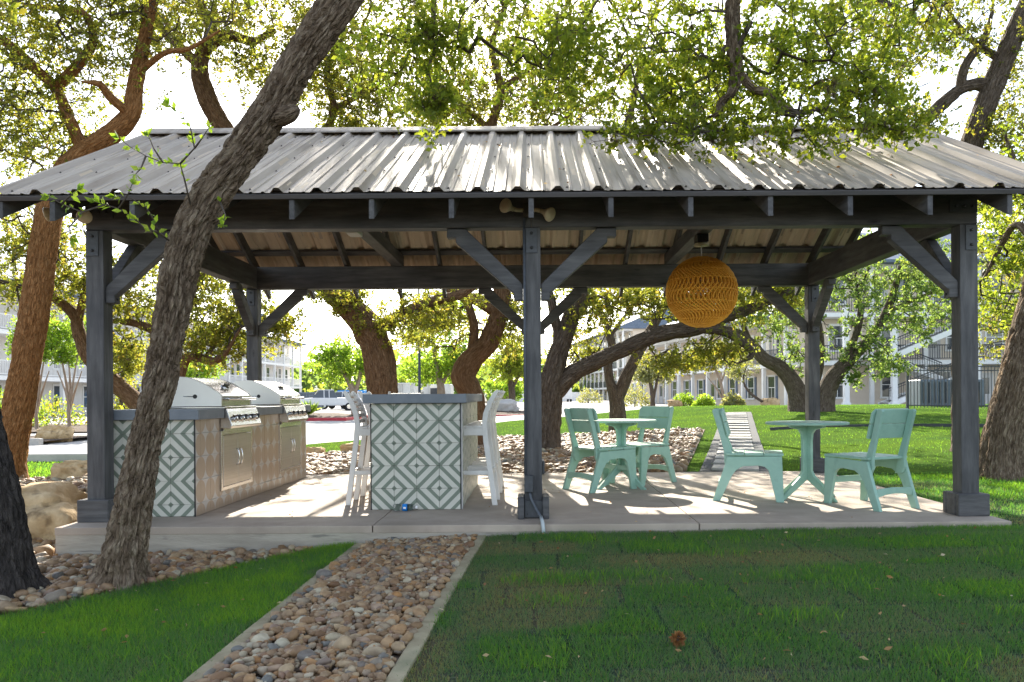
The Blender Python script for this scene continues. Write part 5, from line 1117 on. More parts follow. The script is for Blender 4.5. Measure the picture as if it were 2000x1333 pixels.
p = np.concatenate([spread(150, .9, 3.2, 6.25, 8.2), spread(60, -3.9, 4.0, 6.1, 8.3)]); fallen('roof_litter', p, ZR - MS * np.abs(p[:, 1] - RY) + .014, .04, 'brown leaf litter lying on the metal roof')
# dried seed head lying in the lawn
q = px(1325, 1283, 3.42); sz = gz(q.x, 3.42)
sd = empty('seed_head', (q.x, 3.42, sz + .035)); tag(sd, 'small reddish-brown dried seed head lying in the front lawn', 'seed head')
d = unit(rng.normal(0, 1, (150, 3))); V, F = leaf_arrays(d * .016, d + rng.normal(0, .35, d.shape), rng.uniform(.016, .028, 150), .34)
link('scales', np_mesh('scales', V, F, {'rnd': np.repeat(rng.uniform(0, .3, 150), 4)}), M['dead_leaf'], sd)
link('core', np_mesh('core', ICO2v * .017, ICO2f, None, True), M['mulch'], sd)
# ------------------------------------------------------------------ path behind the slab
A_, B_ = Vector((2.66, 10.5, 0)), Vector((6.85, 26.8, 0)); pd = (B_ - A_).normalized(); pn = Vector((pd.y, -pd.x, 0)); PL = (B_ - A_).length
def strip_xy(w0, w1):
    def f(u, w): return A_.x + pd.x * w + pn.x * (w0 + (w1 - w0) * u), A_.y + pd.y * w + pn.y * (w0 + (w1 - w0) * u)
    return f
grid_sheet('path', np.linspace(0, 1, 8), np.linspace(0, PL, 60), strip_xy(-.47, .47), .042, M['bedsoil'])
path_o = bpy.data.objects['path']; bk = pm('black_gravel', (.02, .022, .026), (.07, .075, .085), 40, .9, bump=.8, bscale=60); path_o.data.materials.clear(); path_o.data.materials.append(bk)
pv = MB().box(-.31, .31, -.30, .30, -.04, .0).mesh('paver', .008)
pv.materials.append(M['paver'])
s_ = .36
while s_ < PL - .1:
    c = A_ + pd * s_; o = link('paver', pv, None, path_o); o.location = (c.x, c.y, gz(c.x, c.y) + .072 + rng.uniform(0, .006)); o.rotation_euler = (rng.normal(0, .008), rng.normal(0, .008), math.atan2(pd.y, pd.x) - math.pi / 2 + rng.normal(0, .015)); s_ += .82
es = wthing('lawn_edging', (8, 19, gz(8, 19)), 'thin dark metal edging strip crossing the back lawn', 'edging')
xs_ = np.linspace(5.6, 13, 16)
for a, b in zip(xs_[:-1], xs_[1:]): MB().bar((a, 19 + .3 * math.sin(a), gz(a, 19) + .05), (b, 19 + .3 * math.sin(b), gz(b, 19) + .05), .03, .07).build('edging_length', M['iron'], es)
q = px(1553, 847, 18.6); fz = gz(q.x, 18.6)
fl = wthing('marker_flag', (q.x, 18.6, fz), 'small blue marker flag on a wire in the back lawn', 'flag')
MB().tube([(q.x - .05, 18.6, fz), (q.x - .05, 18.6, q.z + .09)], .004, 6).build('wire', M['iron'], fl)
mb = MB(); nx_ = 7
vs = [(q.x - .05 + .12 * i / 6, 18.6 + .015 * math.sin(i * 1.3), q.z + zz - .02 * i / 6) for zz in (-.07, .08) for i in range(nx_)]
vs += [(v[0], v[1] + .003, v[2]) for v in vs]
fs = [(i, i + 1, i + 8, i + 7) for i in range(6)] + [(i + 14, i + 21, i + 22, i + 15) for i in range(6)]
mb.add(vs, fs).build('flag_cloth', M['sky_blue'], fl)

# ------------------------------------------------------------------ far left: mulch, pavement, curbs
grid_sheet('mulch_island', np.linspace(-60, -14, 50), np.linspace(22.5, 25.6, 8), lambda u, w: (u, w), .10, M['mulch'])
grid_sheet('sidewalk', np.linspace(-60, -14, 40), np.linspace(25.6, 27.4, 4), lambda u, w: (u, w), .11, M['walk'])
grid_sheet('mulch_bed', np.linspace(-60, -14.5, 50), np.linspace(27.4, 36, 12), lambda u, w: (u, w), .16, M['mulch'])
MB().box(-60, -14, 22.25, 22.45, -.45, -.10).build('curb', M['curb'], None, bevel=.02).__setitem__('kind', 'structure')
MB().box(-60, -7.0, 16.45, 16.62, -.45, -.13).build('curb', M['curb'], None, bevel=.02).__setitem__('kind', 'structure')
# planted islands in the parking lot, red curbs
def island(x0, x1, y0, y1):
    z = gz((x0 + x1) / 2, y0); n = 40
    U = np.linspace(0, 1, n); W = np.linspace(0, 1, 10)
    uu, ww = np.meshgrid(U, W); X = x0 + .15 + (x1 - x0 - .3) * uu; Y = y0 + .15 + (y1 - y0 - .3) * ww
    Z = z + .13 + .28 * np.sin(np.pi * uu) ** .5 * np.sin(np.pi * ww) ** .7 + .08 * (vnoise2(X * 1.5, Y * 1.5, 8) - .5)
    i = (np.arange(9)[:, None] * n + np.arange(n - 1)[None]).ravel(); F = np.stack([i, i + 1, i + n + 1, i + n], 1)
    o = link('planted_island', np_mesh('planted_island', np.stack([X.ravel(), Y.ravel(), Z.ravel()], 1), F, None, True), M['mulch']); tag(o, kind='structure')
    mb = MB(); mb.box(x0, x1, y0, y0 + .16, z - .2, z + .17).box(x0, x0 + .16, y0 + .165, y1, z - .2, z + .168).box(x1 - .16, x1, y0 + .165, y1, z - .2, z + .168)
    c = mb.build('red_curb', M['redcurb'], None, bevel=.02); tag(c, kind='structure'); return z
z1 = island(-17.0, -10.2, 42.5, 49); z2 = island(-9.0, .6, 44.5, 52)
boulder((-1.9, 47.2, z2 + .5), .95, .7, .62, 21, 'grey boulder on the planted island, seen past the bar stools', mat='curb')
boulder((-15.2, 45.0, z1 + .35), .55, .45, .3, 23, 'grey rock on the planted island beside the far grill', mat='curb')
# spiky and round plants
def leaf_plant(name, loc, n, L, wid, up, mat, label, cat='plant', rad=.2, group=None):
    t = empty(name, loc); tag(t, label, cat, group); P = rng.normal(0, rad * .4, (n, 3)); P[:, 2] = np.abs(P[:, 2]) * .4
    D = rng.normal(0, 1, (n, 3)); D[:, 2] = np.abs(D[:, 2]) + up
    V, F = leaf_arrays(P, D, L * rng.uniform(.6, 1.2, n), wid); link('leaves', np_mesh('leaves', V, F, {'rnd': np.repeat(rng.random(n), 4)}), M[mat], t)
    MB().tube([(0, 0, -.1), (0, 0, .12)], [.05, .02], 6).build('stem', M['twig'], t); return t
def shrub(loc, r, mat, label, n=900, L=.12):
    t = empty('shrub', loc); tag(t, label, 'shrub', 'shrubs before the buildings'); d = unit(rng.normal(0, 1, (n, 3))); rr = rng.uniform(.55, 1, (n, 1)) * (.8 + .4 * vnoise3(d[:, 0] * 2, d[:, 1] * 2, d[:, 2] * 2, int(loc[0] * 7) % 97))[:, None]
    P = d * rr * r; P[:, 2] = np.abs(P[:, 2]) * 1.15; D = d + rng.normal(0, .6, (n, 3)); V, F = leaf_arrays(P, D, L * rng.uniform(.6, 1.3, n), .3)
    link('foliage', np_mesh('foliage', V, F, {'rnd': np.repeat(rng.random(n), 4)}), M[mat], t)
    A = np.zeros((14, 3)); A[:, 2] = -.05; B = unit(rng.normal(0, 1, (14, 3)) + [0, 0, .8]) * r * .8; V, F = seg_mesh(A, B, np.full(14, .02), np.full(14, .006)); link('stems', np_mesh('stems', V, F), M['twig'], t); return t
leaf_plant('yucca', (-14.2, 43.6, z1 + .25), 70, .7, .05, .9, 'leaf_bright', 'yucca with spiky pale leaves on the planted island, left one')
leaf_plant('yucca', (-12.6, 43.8, z1 + .3), 80, .8, .05, .9, 'leaf_bright', 'yucca with spiky pale leaves on the planted island, right one')
leaf_plant('yucca', (-3.6, 45.8, z2 + .3), 80, .8, .05, .9, 'leaf_bright', 'yucca on the planted island behind the bar stools')

def bgtree(label, base, limbs, clumps, **k): return tree('tree', label, limbs, clumps, group='trees of the far grounds', **k)
kw = dict(sides=8, step=.3, flare=.2)
bgtree('pale-barked tree with light green crown on the planted island', None, [lim(46, (694, 800, .24), (690, 770, .2), (676, 735, .15), (660, 710, .1), (650, 680, .06)), lim(46, (690, 775, .14), (702, 740, .12), (706, 700, .08), (690, 670, .05))],
       [(650, 715, 46, 1.7, 1.5, .9, 170), (685, 690, 46, 1.6, 1.5, 1.0, 160), (640, 690, 46, 1.0, 1, .6, 70), (700, 730, 46, .8, .9, .6, 60)], bark='bark_pale', leaf='leaf_bright', leafL=.15, per=18, tw=.006, spray=.3, seed=31, **kw)
bgtree('bright green tree behind the bar, next to the lamp pole', None, [lim(50, (860, 810, .3), (862, 765, .25), (855, 720, .18), (845, 660, .12), (840, 600, .08)), lim(50, (862, 750, .15), (890, 700, .12), (900, 640, .07))],
       [(830, 720, 50, 2.0, 1.8, 1.2, 220), (870, 690, 50, 2.0, 1.8, 1.3, 230), (850, 630, 50, 2.2, 2, 1.2, 220), (895, 720, 50, 1.2, 1.2, .9, 110), (820, 660, 50, 1.2, 1.2, .9, 110), (880, 600, 51, 1.8, 1.6, .9, 130)], bark='bark_pale', leaf='leaf_bright', leafL=.16, per=18, tw=.006, spray=.32, seed=33, **kw)
bgtree('round green tree right of the S-shaped trunk', None, [lim(54, (1000, 808, .26), (1000, 770, .22), (995, 730, .16), (990, 690, .1)), lim(54, (1000, 760, .12), (1020, 720, .1), (1030, 700, .06))],
       [(985, 720, 54, 1.7, 1.6, 1.0, 170), (1015, 710, 54, 1.6, 1.5, 1.0, 150), (1000, 680, 54, 1.6, 1.5, .8, 130)], bark='bark_far', leaf='leaf_oak', leafL=.16, per=18, tw=.006, spray=.32, seed=35, **kw)
bgtree('small hazy green tree between bar stools and middle post', None, [lim(70, (985, 800, .2), (985, 780, .16), (980, 760, .1)), lim(70, (985, 785, .1), (1000, 765, .08))],
       [(980, 760, 70, 1.5, 1.4, .9, 130), (1003, 765, 70, 1.2, 1.2, .8, 90)], bark='bark_pale', leaf='leaf_bright', leafL=.2, per=18, tw=.008, spray=.35, seed=37, **kw)
for k_, (a, lb) in enumerate(((72, 'multi-stemmed crape myrtle seen just right of the orange trunk'), (136, 'multi-stemmed crape myrtle beside the left corner post'))):
    bgtree(lb, None, [lim(30, (a, 812, .07), (a - 4, 770, .05), (a - 12, 720, .04), (a - 20, 680, .025)), lim(30, (a, 806, .05), (a + 5, 760, .04), (a + 12, 715, .03), (a + 20, 680, .02)), lim(30, (a, 806, .05), (a + 1, 750, .04), (a - 2, 700, .03)), lim(30, (a, 806, .05, 30.2), (a + 9, 770, .04, 30.3), (a + 24, 725, .03, 30.4)), lim(30, (a, 806, .04, 29.8), (a - 8, 765, .035, 29.7), (a - 24, 725, .025, 29.6))],
           [(a - 14, 680, 30, .8, .8, .6, 110), (a + 16, 675, 30, .8, .8, .6, 110), (a, 645, 30, .9, .9, .5, 110)], bark='bark_pale', leaf='leaf_bright', leafL=.1, per=18, tw=.004, spray=.24, seed=41 + k_, **kw)
bgtree('green tree beyond the leaning trunk, before the left apartment block', None, [lim(32, (392, 815, .12), (390, 780, .1), (386, 740, .07), (380, 700, .04))], [(385, 735, 32, .9, .9, .8, 130), (410, 715, 32, .6, .6, .5, 60), (360, 740, 32, .6, .6, .5, 60)], bark='bark_far', leaf='leaf_bright', leafL=.11, per=18, tw=.004, spray=.25, seed=45, **kw)
bgtree('yellow-green tree between corner post and leaning trunk', None, [lim(28, (236, 830, .1), (236, 790, .08), (240, 740, .06), (236, 690, .04))], [(240, 720, 28, .8, .8, .8, 130), (262, 700, 28, .6, .6, .5, 70), (225, 690, 28, .6, .6, .5, 60)], bark='bark_far', leaf='leaf_warm', leafL=.1, per=18, tw=.004, spray=.25, seed=46, **kw)
bgtree('slim grey-green olive-like tree before the tan building, left one', None, [lim(62, (1275, 800, .2), (1274, 770, .16), (1268, 740, .12), (1262, 710, .08)), lim(62, (1275, 785, .12), (1282, 750, .1), (1290, 720, .06))], [(1268, 715, 62, 1.7, 1.6, 1.1, 150), (1292, 730, 62, 1.1, 1.1, .8, 80), (1255, 740, 62, .9, 1, .6, 60)], bark='bark_far', leaf='leaf_olive', leafL=.18, per=18, tw=.007, spray=.32, seed=51, **kw)
bgtree('leaning thin-stemmed tree before the tan building, middle one', None, [lim(56, (1418, 798, .14), (1412, 770, .12), (1405, 740, .1), (1390, 710, .07), (1370, 690, .04)), lim(56, (1408, 750, .08), (1418, 720, .07), (1425, 690, .05)), lim(56, (1416, 790, .07), (1400, 760, .06), (1380, 735, .04))], [(1385, 700, 56, 1.5, 1.4, .9, 130), (1425, 695, 56, 1.3, 1.3, .9, 110), (1360, 720, 56, .9, .9, .5, 60)], bark='bark_pale', leaf='leaf_olive', leafL=.16, per=17, tw=.006, spray=.3, seed=53, **kw)
bgtree('bent sapling reaching left before the tan building', None, [lim(50, (1508, 796, .10), (1490, 786, .09), (1470, 772, .08), (1455, 755, .07), (1452, 735, .05), (1458, 715, .03))], [(1452, 718, 50, 1.0, 1.0, .7, 90), (1440, 735, 50, .6, .6, .5, 40)], bark='bark_far', leaf='leaf_olive', leafL=.13, per=17, tw=.005, spray=.26, seed=55, **kw)
for (a, b_, Y, r, mt, lb) in ((1240, 797, 66, 1.5, 'leaf_olive', 'tall silvery shrub behind the slim forked oak'), (1336, 795, 64, .9, 'leaf_bright', 'round bright green shrub by the tan building entrance'), (1375, 796, 58, .8, 'leaf_bright', 'loose bright shrub under the lamp post'), (1432, 796, 54, .8, 'leaf_olive', 'wispy grey shrub beside the leaning thin tree'), (28, 812, 33, 1.4, 'leaf_bright', 'big green shrub left of the orange trunk'), (108, 812, 34, 1.3, 'leaf_oak', 'green shrub behind the crape myrtles'), (250, 812, 33, 1.2, 'leaf_oak', 'green shrub behind the corner post'), (1150, 800, 95, 1.6, 'leaf_olive', 'pale shrub by the far tan block'), (5, 770, 36, 1.9, 'leaf_bright', 'tall leafy shrub at the left edge of the picture')):
    q = px(a, b_, Y); shrub((q.x, Y, gz(q.x, Y)), r, mt, lb, 1000, .13 if Y < 50 else .2)
for (a, Y, lb) in ((1318, 62, 'small tan rock by the building entrance, left of the lamp post'), (1505, 50, 'brown rock at the foot of the bent sapling')):
    q = px(a, 797, Y); boulder((q.x, Y, gz(q.x, Y) + .2), .7, .5, .42, int(a), lb)

# ------------------------------------------------------------------ buildings
def building(name, label, P1, P2, z0, floors, fh, nb, wall, depth=11.0, proj=1.7, rail='white', doors=True, roof='shingle', dormers=0, eave=.9, shut=False, ground_open=False):
    P1, P2 = Vector(P1), Vector(P2); L = (P2 - P1).length; t = empty(name, (P1.x, P1.y, z0), math.atan2(P2.y - P1.y, P2.x - P1.x)); tag(t, label, 'building')
    H = floors * fh; bw = L / nb
    w = MB().box(0, L, 0, depth, -.6, H).build('wall', M[wall], t)
    for f in range(1, floors + 1):
        MB().box(-.15, L + .15, -proj, -.003, f * fh - .32, f * fh - .02).build('floor_band', M['white'], t, bevel=.02)
    col = MB().box(-.13, .13, -.13, .13, -.5, H - .33).mesh('column'); col.materials.append(M['white'])
    fr = MB()
    ww, wh = 1.05, 1.65
    fr.box(-ww / 2 - .12, -ww / 2, -.06, .02, .55, .55 + wh).box(ww / 2, ww / 2 + .12, -.06, .02, .55, .55 + wh).box(-ww / 2 - .12, ww / 2 + .12, -.062, .02, .55 + wh + .002, .55 + wh + .16).box(-ww / 2 - .16, ww / 2 + .16, -.10, .02, .42, .548).box(-ww / 2, ww / 2, -.045, .0, .55 + wh * .5 - .03, .55 + wh * .5 + .03).box(-.02, .02, -.043, 0, .552, .55 + wh * .5 - .032)
    frm = fr.mesh('window'); frm.materials.append(M['white'])
    pan = MB().box(-ww / 2, ww / 2, -.02, -.004, .551, .549 + wh).mesh('pane'); pan.materials.append(M['pane'])
    dr = MB(); dr.box(-.62, -.5, -.06, .02, 0, 2.2).box(.5, .62, -.06, .02, 0, 2.2).box(-.62, .62, -.06, .02, 2.202, 2.34).box(-.5, .5, -.035, -.004, .02, 2.2); drm = dr.mesh('door'); drm.materials.append(M['siding_grey'])
    dpn = MB().box(-.36, .36, -.045, -.036, .9, 2.0).mesh('pane'); dpn.materials.append(M['pane'])
    shm = MB().box(-.16, .16, -.05, -.002, .5, .6 + wh).mesh('shutter'); shm.materials.append(M['shingle'])
    rl = MB(); rl.box(.14, bw - .14, -.03, .03, .95, 1.02).box(.14, bw - .14, -.02, .02, .08, .13)
    if rail == 'panel': rl.box(.16, bw - .16, -.012, .012, .135, .945)
    else:
        nbal = int(bw / .16)
        for i in range(1, nbal): rl.box(i * bw / nbal - .016, i * bw / nbal + .016, -.014, .014, .13, .95)
    rlm = rl.mesh('railing'); rlm.materials.append(M['iron'] if rail != 'white' else M['white'])
    def put(nm, me, x, y, z, par=t):
        o = link(nm, me, None, par); o.location = (x, y, z); return o
    for b in range(nb + 1): put('column', col, min(max(b * bw, .13), L - .13), -proj + .16, 0)
    for f in range(floors):
        for b in range(nb):
            x = (b + .5) * bw; z = f * fh
            if f > 0: put('railing', rlm, b * bw, -proj + .16, z)
            if doors and (b * 7 + f * 3) % 4 == 1: o = put('door', drm, x - bw * .2, -.001, z); put('pane', dpn, 0, 0, 0, o); o2 = put('window', frm, x + bw * .25, -.001, z + .2); put('pane', pan, 0, 0, 0, o2)
            else:
                o = put('window', frm, x, -.001, z + .2); put('pane', pan, 0, 0, 0, o)
                if shut: [put('shutter', shm, s * (ww / 2 + .30), 0, 0, o) for s in (-1, 1)]
    # gable roof over all
    e = proj + eave; R_ = [(-e, H - .02), (-e, H + .16), (depth / 2, H + .16 + (depth / 2 + e) * .42), (depth + eave, H + .16), (depth + eave, H - .02)]
    ro = MB().prism(R_, 0, -.7, L + .7).build('roof', M[roof], t)
    for k in range(dormers):
        x = L - 4 - k * 8.5; y = -.2
        MB().box(x - 1.5, x + 1.5, y, y + 4, H + .3, H + 2.2).build('dormer', M[wall], ro)
        MB().prism([(x - 1.9, H + 2.1), (x - 1.9, H + 2.25), (x, H + 3.4), (x + 1.9, H + 2.25), (x + 1.9, H + 2.1)], 1, y - .4, y + 4.4).build('dormer_roof', M[roof], ro)
        o = put('window', frm, x, y - .002, H + .35, ro)
    return t
building('apartment_block', 'long pale three-storey apartment block with white balconies beyond the grills', (-36, 38), (-36, 116), -.45, 3, 3.0, 20, 'siding_pale', dormers=2)
building('tan_building', 'tan two-storey building with white porch columns behind the lawn', (11.8, 98), (19.2, 55.5), -.1, 2, 3.3, 12, 'siding', rail='dark', shut=True)
building('far_block', 'distant four-storey block with dark balcony panels left of the forked oak', (9.6, 165), (15.2, 122), -.8, 4, 3.0, 12, 'siding', rail='panel')
wing = building('stair_wing', 'tan building wing with tall framed windows behind the white staircase', (18.9, 54), (44, 54), .0, 3, 3.2, 7, 'siding', rail='dark', proj=1.5)
# lap siding on the nearest wing: proud horizontal boards
lap = MB().box(0, 24.9, -.014, -.001, 0, .012).mesh('siding_board'); lap.materials.append(M['siding'])
for k in range(44):
    o = link('siding_board', lap, None, wing); o.location = (.1, 0, .05 + k * .2)
# outside staircase
st = wthing('staircase', (24.2, 50.6, gz(24, 50.6)), 'white outside staircase with dark railings zigzagging up the wing', 'staircase'); zb = gz(23, 50.6)
def flight(x0, z0, x1, z1, y, nm=10):
    d = 1 if x1 > x0 else -1
    for yy in (y - .75, y + .75):
        MB().bar((x0, yy, z0 - .05), (x1, yy, z1 - .05), .09, .34).build('stringer', M['white'], st, bevel=.01)
    for k in range(nm):
        u = (k + .5) / nm; x = x0 + (x1 - x0) * u; z = z0 + (z1 - z0) * u
        MB().box(x - .17, x + .17, y - .70, y + .70, z + .02, z + .07).build('tread', M['walk'], st)
    for yy in (y - .74,):
        mb = MB(); mb.bar((x0, yy, z0 + 1.02), (x1, yy, z1 + 1.02), .05, .06).bar((x0, yy, z0 + .86), (x1, yy, z1 + .86), .03, .03).bar((x0, yy, z0 + .22), (x1, yy, z1 + .22), .03, .04)
        n_ = int(abs(x1 - x0) / .15)
        for k in range(n_ + 1):
            u = k / n_; x = x0 + (x1 - x0) * u; z = z0 + (z1 - z0) * u; mb.box(x - .012, x + .012, yy - .012, yy + .012, z + .22, z + 1.0)
        mb.build('railing', M['iron'], st)
flight(22.2, zb + .1, 26.4, zb + 1.75, 50.2); flight(26.4, zb + 1.75, 22.8, zb + 3.2, 51.9); flight(22.8, zb + 3.3, 26.6, zb + 4.9, 50.2)
MB().box(26.4, 28.0, 49.4, 52.6, zb + 1.6, zb + 1.75).build('landing', M['white'], st, bevel=.02); MB().box(21.2, 22.8, 49.4, 52.6, zb + 3.0, zb + 3.28).build('landing', M['white'], st, bevel=.02); MB().box(26.6, 28.2, 49.4, 52.6, zb + 4.7, zb + 4.95).build('landing', M['white'], st, bevel=.02)
for x in (22.5, 26.9, 31.0, 19.5):
    mb = MB(); mb.box(x - .16, x + .16, 49.24, 49.56, zb - .3, zb + 6.2).box(x - .22, x + .22, 49.18, 49.62, zb - .3, zb + .25); mb.build('column', M['white'], st, bevel=.01)
mb = MB(); mb.box(21.2, 22.8, 49.42, 49.46, zb + 4.25, zb + 4.32)
for k in range(10): mb.box(21.25 + k * .16, 21.274 + k * .16, 49.42, 49.45, zb + 3.3, zb + 4.25)
mb.build('landing_railing', M['iron'], st)

# ------------------------------------------------------------------ fence
fe = wthing('picket_fence', (15, 27, gz(15, 27)), 'dark metal picket fence on the rise right of the staircase', 'fence')
pk = MB().box(-.011, .011, -.011, .011, .08, 1.52).mesh('picket'); pk.materials.append(M['iron']); ps = MB().box(-.04, .04, -.04, .04, -.2, 1.6).mesh('fence_post'); ps.materials.append(M['iron'])
x = 12.75; k = 0
while x < 21:
    z = gz(x, 27)
    o = link('fence_post' if k % 17 == 0 else 'picket', ps if k % 17 == 0 else pk, None, fe); o.location = Vector((x, 27, z)) - fe.location; x += .115; k += 1
for zz in (.16, 1.36, 1.50):
    xs_ = np.linspace(12.75, 21, 9)
    for a, b in zip(xs_[:-1], xs_[1:]): MB().bar((a, 27, gz(a, 27) + zz), (b, 27, gz(b, 27) + zz), .028, .035).build('rail', M['iron'], fe)
ub = wthing('utility_cabinet', (16.2, 31, gz(16.2, 31)), 'grey ribbed utility cabinet behind the picket fence', 'cabinet'); zz = gz(16.2, 31)
MB().box(14.9, 17.4, 30.5, 31.6, zz, zz + 1.05).build('cabinet_body', M['container'], ub, bevel=.03)
for k in range(11): MB().box(15.0 + k * .215, 15.05 + k * .215, 30.47, 30.495, zz + .15, zz + .95).build('rib', M['iron'], ub)

# ------------------------------------------------------------------ lamps, containers, vehicles
def lamp_post(a, Y, ytop, label):
    q = px(a, ytop, Y); z0 = gz(q.x, Y); t = wthing('lamp_post', (q.x, Y, z0), label, 'lamp post', 'globe lamp posts')
    MB().lathe([(.16, 0), (.14, .5), (.07, .6), (.05, .7), (.045, q.z - z0 - .25)], (q.x, Y, z0), 10).build('pole', M['iron'], t, smooth=True)
    MB().lathe([(.06, -.32), (.16, -.24), (.25, -.08), (.26, .05), (.2, .2), (.1, .27), (.0, .29)], (q.x, Y, q.z), 18).build('globe', M['globe'], t, smooth=True)
lamp_post(1482, 66, 730, 'globe lamp post in front of the tan building, nearer one')
lamp_post(1360, 84, 745, 'globe lamp post farther off by the building entrance')
q = px(818, 560, 47); lp = wthing('light_pole', (q.x, 47, gz(q.x, 47)), 'tall thin dark pole standing behind the bar', 'light pole')
MB().lathe([(.14, -.1), (.12, .4), (.085, .6), (.06, q.z + .3)], (q.x, 47, gz(q.x, 47)), 10).build('pole', M['iron'], lp, smooth=True); MB().box(q.x - .3, q.x + .3, 46.7, 47.3, q.z + .1, q.z + .25).build('lamp_head', M['iron'], lp, bevel=.03)
def corrugated(name, label, c, L, W_, H, rz, mat, ribs, cat):
    t = empty(name, c, rz); tag(t, label, cat)
    MB().box(-L / 2 + .06, L / 2 - .06, -W_ / 2 + .06, W_ / 2 - .06, .12, H - .05).build('shell', M[mat], t)
    fr = MB(); [fr.box(sx * L / 2 - .07, sx * L / 2 + .07, sy * W_ / 2 - .07, sy * W_ / 2 + .07, 0, H) for sx in (-1, 1) for sy in (-1, 1)]
    fr.box(-L / 2, L / 2, -W_ / 2 - .06, -W_ / 2 + .05, H - .14, H + .004).box(-L / 2, L / 2, -W_ / 2 - .06, -W_ / 2 + .05, .0, .14); fr.build('frame', M[mat], t, bevel=.01)
    for k in range(ribs): x = -L / 2 + (k + .5) * L / ribs; MB().box(x - L / ribs * .26, x + L / ribs * .26, -W_ / 2 - .02, -W_ / 2 + .058, .145, H - .145).build('rib', M[mat], t, bevel=.015)
    return t
q = px(603, 790, 78); corrugated('dumpster', 'blue-grey ribbed roll-off container beside the parked cars', (q.x, 78, gz(q.x, 78)), 2.4, 3, 1.75, .15, 'container', 9, 'container')
q = px(796, 790, 76); ct = corrugated('storage_container', 'white storage container behind the thick trunk', (q.x, 76, gz(q.x, 76)), 2.9, 6, 2.55, -.1, 'ctr_white', 2, 'container')
for s in (-.35, -.12, .12, .35): MB().tube([(s, -3.1, .2), (s, -3.1, 2.4)], .025, 6).build('lock_bar', M['curb'], ct)
q = px(838, 790, 80); t = wthing('equipment_box', (q.x, 80, gz(q.x, 80)), 'white trailer with dark end panel right of the light pole', 'trailer'); zz = gz(q.x, 80)
MB().box(q.x - 1.5, q.x + 2.2, 80, 83, zz + .5, zz + 2.5).build('trailer_body', M['ctr_white'], t, bevel=.05); MB().box(q.x + .0, q.x + 1.1, 79.95, 79.99, zz + .7, zz + 2.1).build('end_panel', M['iron'], t)
for k in (-.8, 1.4): MB().lathe([(.3, -.1), (.32, 0), (.3, .1)], (q.x + k, 80.2, zz + .3), 14, (0, 1, 0)).build('wheel', M['tyre'], t)
def car(c, rz, prof, cab, W_, label, mat='car_white', cat='car'):
    t = empty('parked_car', c, rz); tag(t, label, cat, 'vehicles parked in the lot')
    MB().prism(prof, 1, -W_ / 2, W_ / 2).build('body', M[mat], t, bevel=.07, seg=2)
    vs = []; a, b, c_, d, z0, z1 = cab; i_ = .16
    vs = [(a, -W_ / 2 + .06, z0), (d, -W_ / 2 + .06, z0), (d, W_ / 2 - .06, z0), (a, W_ / 2 - .06, z0), (b, -W_ / 2 + i_ + .06, z1), (c_, -W_ / 2 + i_ + .06, z1), (c_, W_ / 2 - i_ - .06, z1), (b, W_ / 2 - i_ - .06, z1)]
    MB().add(vs, [(0,3,2,1),(4,5,6,7),(0,1,5,4),(1,2,6,5),(2,3,7,6),(3,0,4,7)]).build('windows', M['pane'], t, bevel=.04)
    MB().box(b - .03, c_ + .03, -W_ / 2 + i_ + .03, W_ / 2 - i_ - .03, z1 - .03, z1 + .04).build('roof', M[mat], t, bevel=.03)
    for s in (-1, 1):
        for u in (.33, .67):
            x = b + (c_ - b) * u; MB().bar((x, s * (W_ / 2 - .055), z0), (x, s * (W_ / 2 - i_ - .055), z1), .07, .03, (0, 1, 0)).build('pillar', M[mat], t)
    L0, L1 = min(p[0] for p in prof), max(p[0] for p in prof)
    for x in (L0 + .85, L1 - .9):
        for s in (-1, 1):
            w = MB().lathe([(.36, -.12), (.38, 0), (.36, .12)], (x, s * (W_ / 2 - .07), .37), 20, (0, s, 0)).build('wheel', M['tyre'], t); MB().lathe([(.22, .121), (.2, .135), (0, .14)], (x, s * (W_ / 2 - .07), .37), 14, (0, s, 0)).build('rim', M['chrome'], w)
    for s in (-1, 1): MB().box(L1 - .06, L1 + .015, s * W_ * .36 - .16, s * W_ * .36 + .16, .72, .9).build('headlight', M['globe'], t, bevel=.02)
    return t
suv = ([(-2.35, .35), (-2.4, .95), (-2.3, 1.12), (1.0, 1.12), (2.2, .98), (2.42, .8), (2.4, .35)], (-2.2, -1.9, .35, 1.05, 1.08, 1.78))
pick = ([(-2.8, .5), (-2.8, 1.2), (1.2, 1.22), (2.6, 1.14), (2.75, .9), (2.7, .5)], (-.9, -.6, .75, 1.35, 1.2, 1.92))
q = px(638, 795, 74); car((q.x, 74, gz(q.x, 74)), R(200), *pick, 1.95, 'white pickup truck parked beside the ribbed container', cat='pickup')
q = px(668, 795, 82); car((q.x, 82, gz(q.x, 82)), R(170), *suv, 1.9, 'white car parked beyond the pickup, before the blue trailer')
q = px(1100, 798, 120); car((q.x, 120, gz(q.x, 120)), R(95), [(-2.6, .4), (-2.6, 2.1), (1.6, 2.1), (2.4, 1.2), (2.5, .4)], (.6, .9, 1.2, 2.2, 1.3, 2.0), 2.0, 'white van far off under the long oak limb', cat='van')
q = px(684, 790, 86); t = wthing('blue_trailer', (q.x, 86, gz(q.x, 86)), 'bright blue trailer with dark markings behind the parked cars', 'trailer'); zz = gz(q.x, 86)
MB().box(q.x - 1.4, q.x + 1.5, 86, 90, zz + .35, zz + 2.0).build('trailer_body', M['sky_blue'], t, bevel=.05); MB().prism([(q.x - .9, zz + .6), (q.x - .2, zz + 1.5), (q.x + .3, zz + 1.2), (q.x + 1.1, zz + 1.55), (q.x + .6, zz + .8)], 1, 85.97, 85.995).build('dark_print', M['iron'], t)
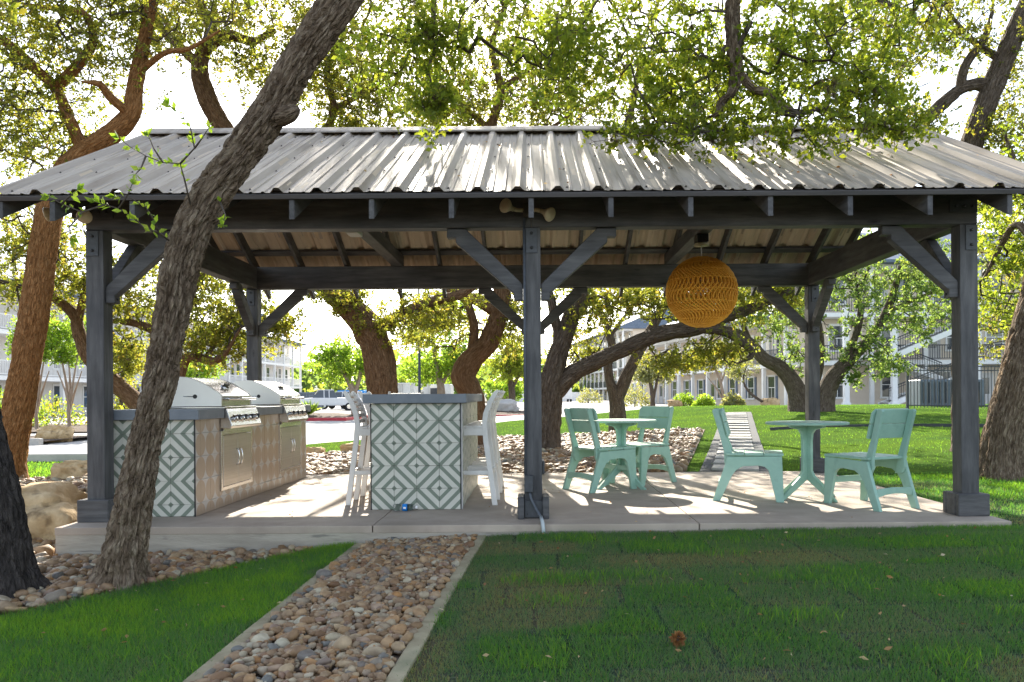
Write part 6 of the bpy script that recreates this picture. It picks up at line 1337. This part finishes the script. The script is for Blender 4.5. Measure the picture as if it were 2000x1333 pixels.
for k in (-.8, .8): MB().lathe([(.3, -.1), (.32, 0), (.3, .1)], (q.x + k, 86.15, zz + .3), 14, (0, 1, 0)).build('wheel', M['tyre'], t)
q0, q1 = px(1072, 790, 128), px(1150, 790, 128); t = wthing('site_wall', ((q0.x + q1.x) / 2, 128, gz(q0.x, 128)), 'long low white wall in the distance left of the far block', 'wall')
for k in range(6): a = q0.x - 6 + (q1.x + 7 - q0.x) * k / 6; MB().box(a, a + (q1.x + 7 - q0.x) / 6 - .05, 128, 128.3, gz(q0.x, 128) - .3, gz(q0.x, 128) + 1.5).build('wall_panel', M['white'], t, bevel=.02)

# ------------------------------------------------------------------ far woods and hills
n = 9000; xw = rng.uniform(-130, 110, n); yw = 150 + 40 * rng.random(n); hw = 4 + 6 * vnoise2(xw * .06, yw * .06, 4) + 3 * vnoise2(xw * .25, yw * .1, 6); zw = rng.random(n) ** .6 * hw
gap = (xw > 6) & (xw < 22); zw = np.where(gap, zw * .35, zw)
V, F = leaf_arrays(np.stack([xw, yw, zw], 1), rng.normal(0, 1, (n, 3)), rng.uniform(1.2, 2.6, n), .42)
o = link('far_woods', np_mesh('far_woods', V, F, {'rnd': np.repeat(rng.random(n), 4)}), M['leaf_blue']); tag(o, 'hazy line of far woods beyond the parking lot', None, None, 'stuff')
hx_ = np.linspace(-700, 700, 120); hm = MB(); M['hill'] = pm('far_hill', (.05, .085, .06), (.085, .115, .075), .04, .95, bump=0)
hz = 6 + 9 * vnoise2(hx_ * .006, hx_ * 0, 3) + 3 * vnoise2(hx_ * .03, hx_ * 0, 5)
V = np.concatenate([np.stack([hx_, 420 + 0 * hx_, 0 * hx_ - 3], 1), np.stack([hx_, 560 + 0 * hx_, hz], 1), np.stack([hx_, 800 + 0 * hx_, 0 * hx_ - 3], 1)]); i = np.arange(119)
F = np.concatenate([np.stack([i, i + 1, i + 121, i + 120], 1), np.stack([i + 120, i + 121, i + 241, i + 240], 1)])
o = link('hills', np_mesh('hills', V, F, None, True), M['hill']); tag(o, kind='structure')
q = px(1112, 757, 330); t = wthing('distant_building', (q.x, 330, -1), 'blue-grey flat-roofed building far off under the oak limb', 'building'); MB().box(q.x - 9, q.x + 4, 330, 345, -1, q.z + 2.6).build('wall', M['shingle'], t, bevel=.1); MB().box(q.x - 9.5, q.x + 4.5, 329.5, 345.5, q.z + 2.6, q.z + 3.1).build('roof', M['white'], t)
for o in bpy.data.objects:
    if '_w' in o: del o['_w']
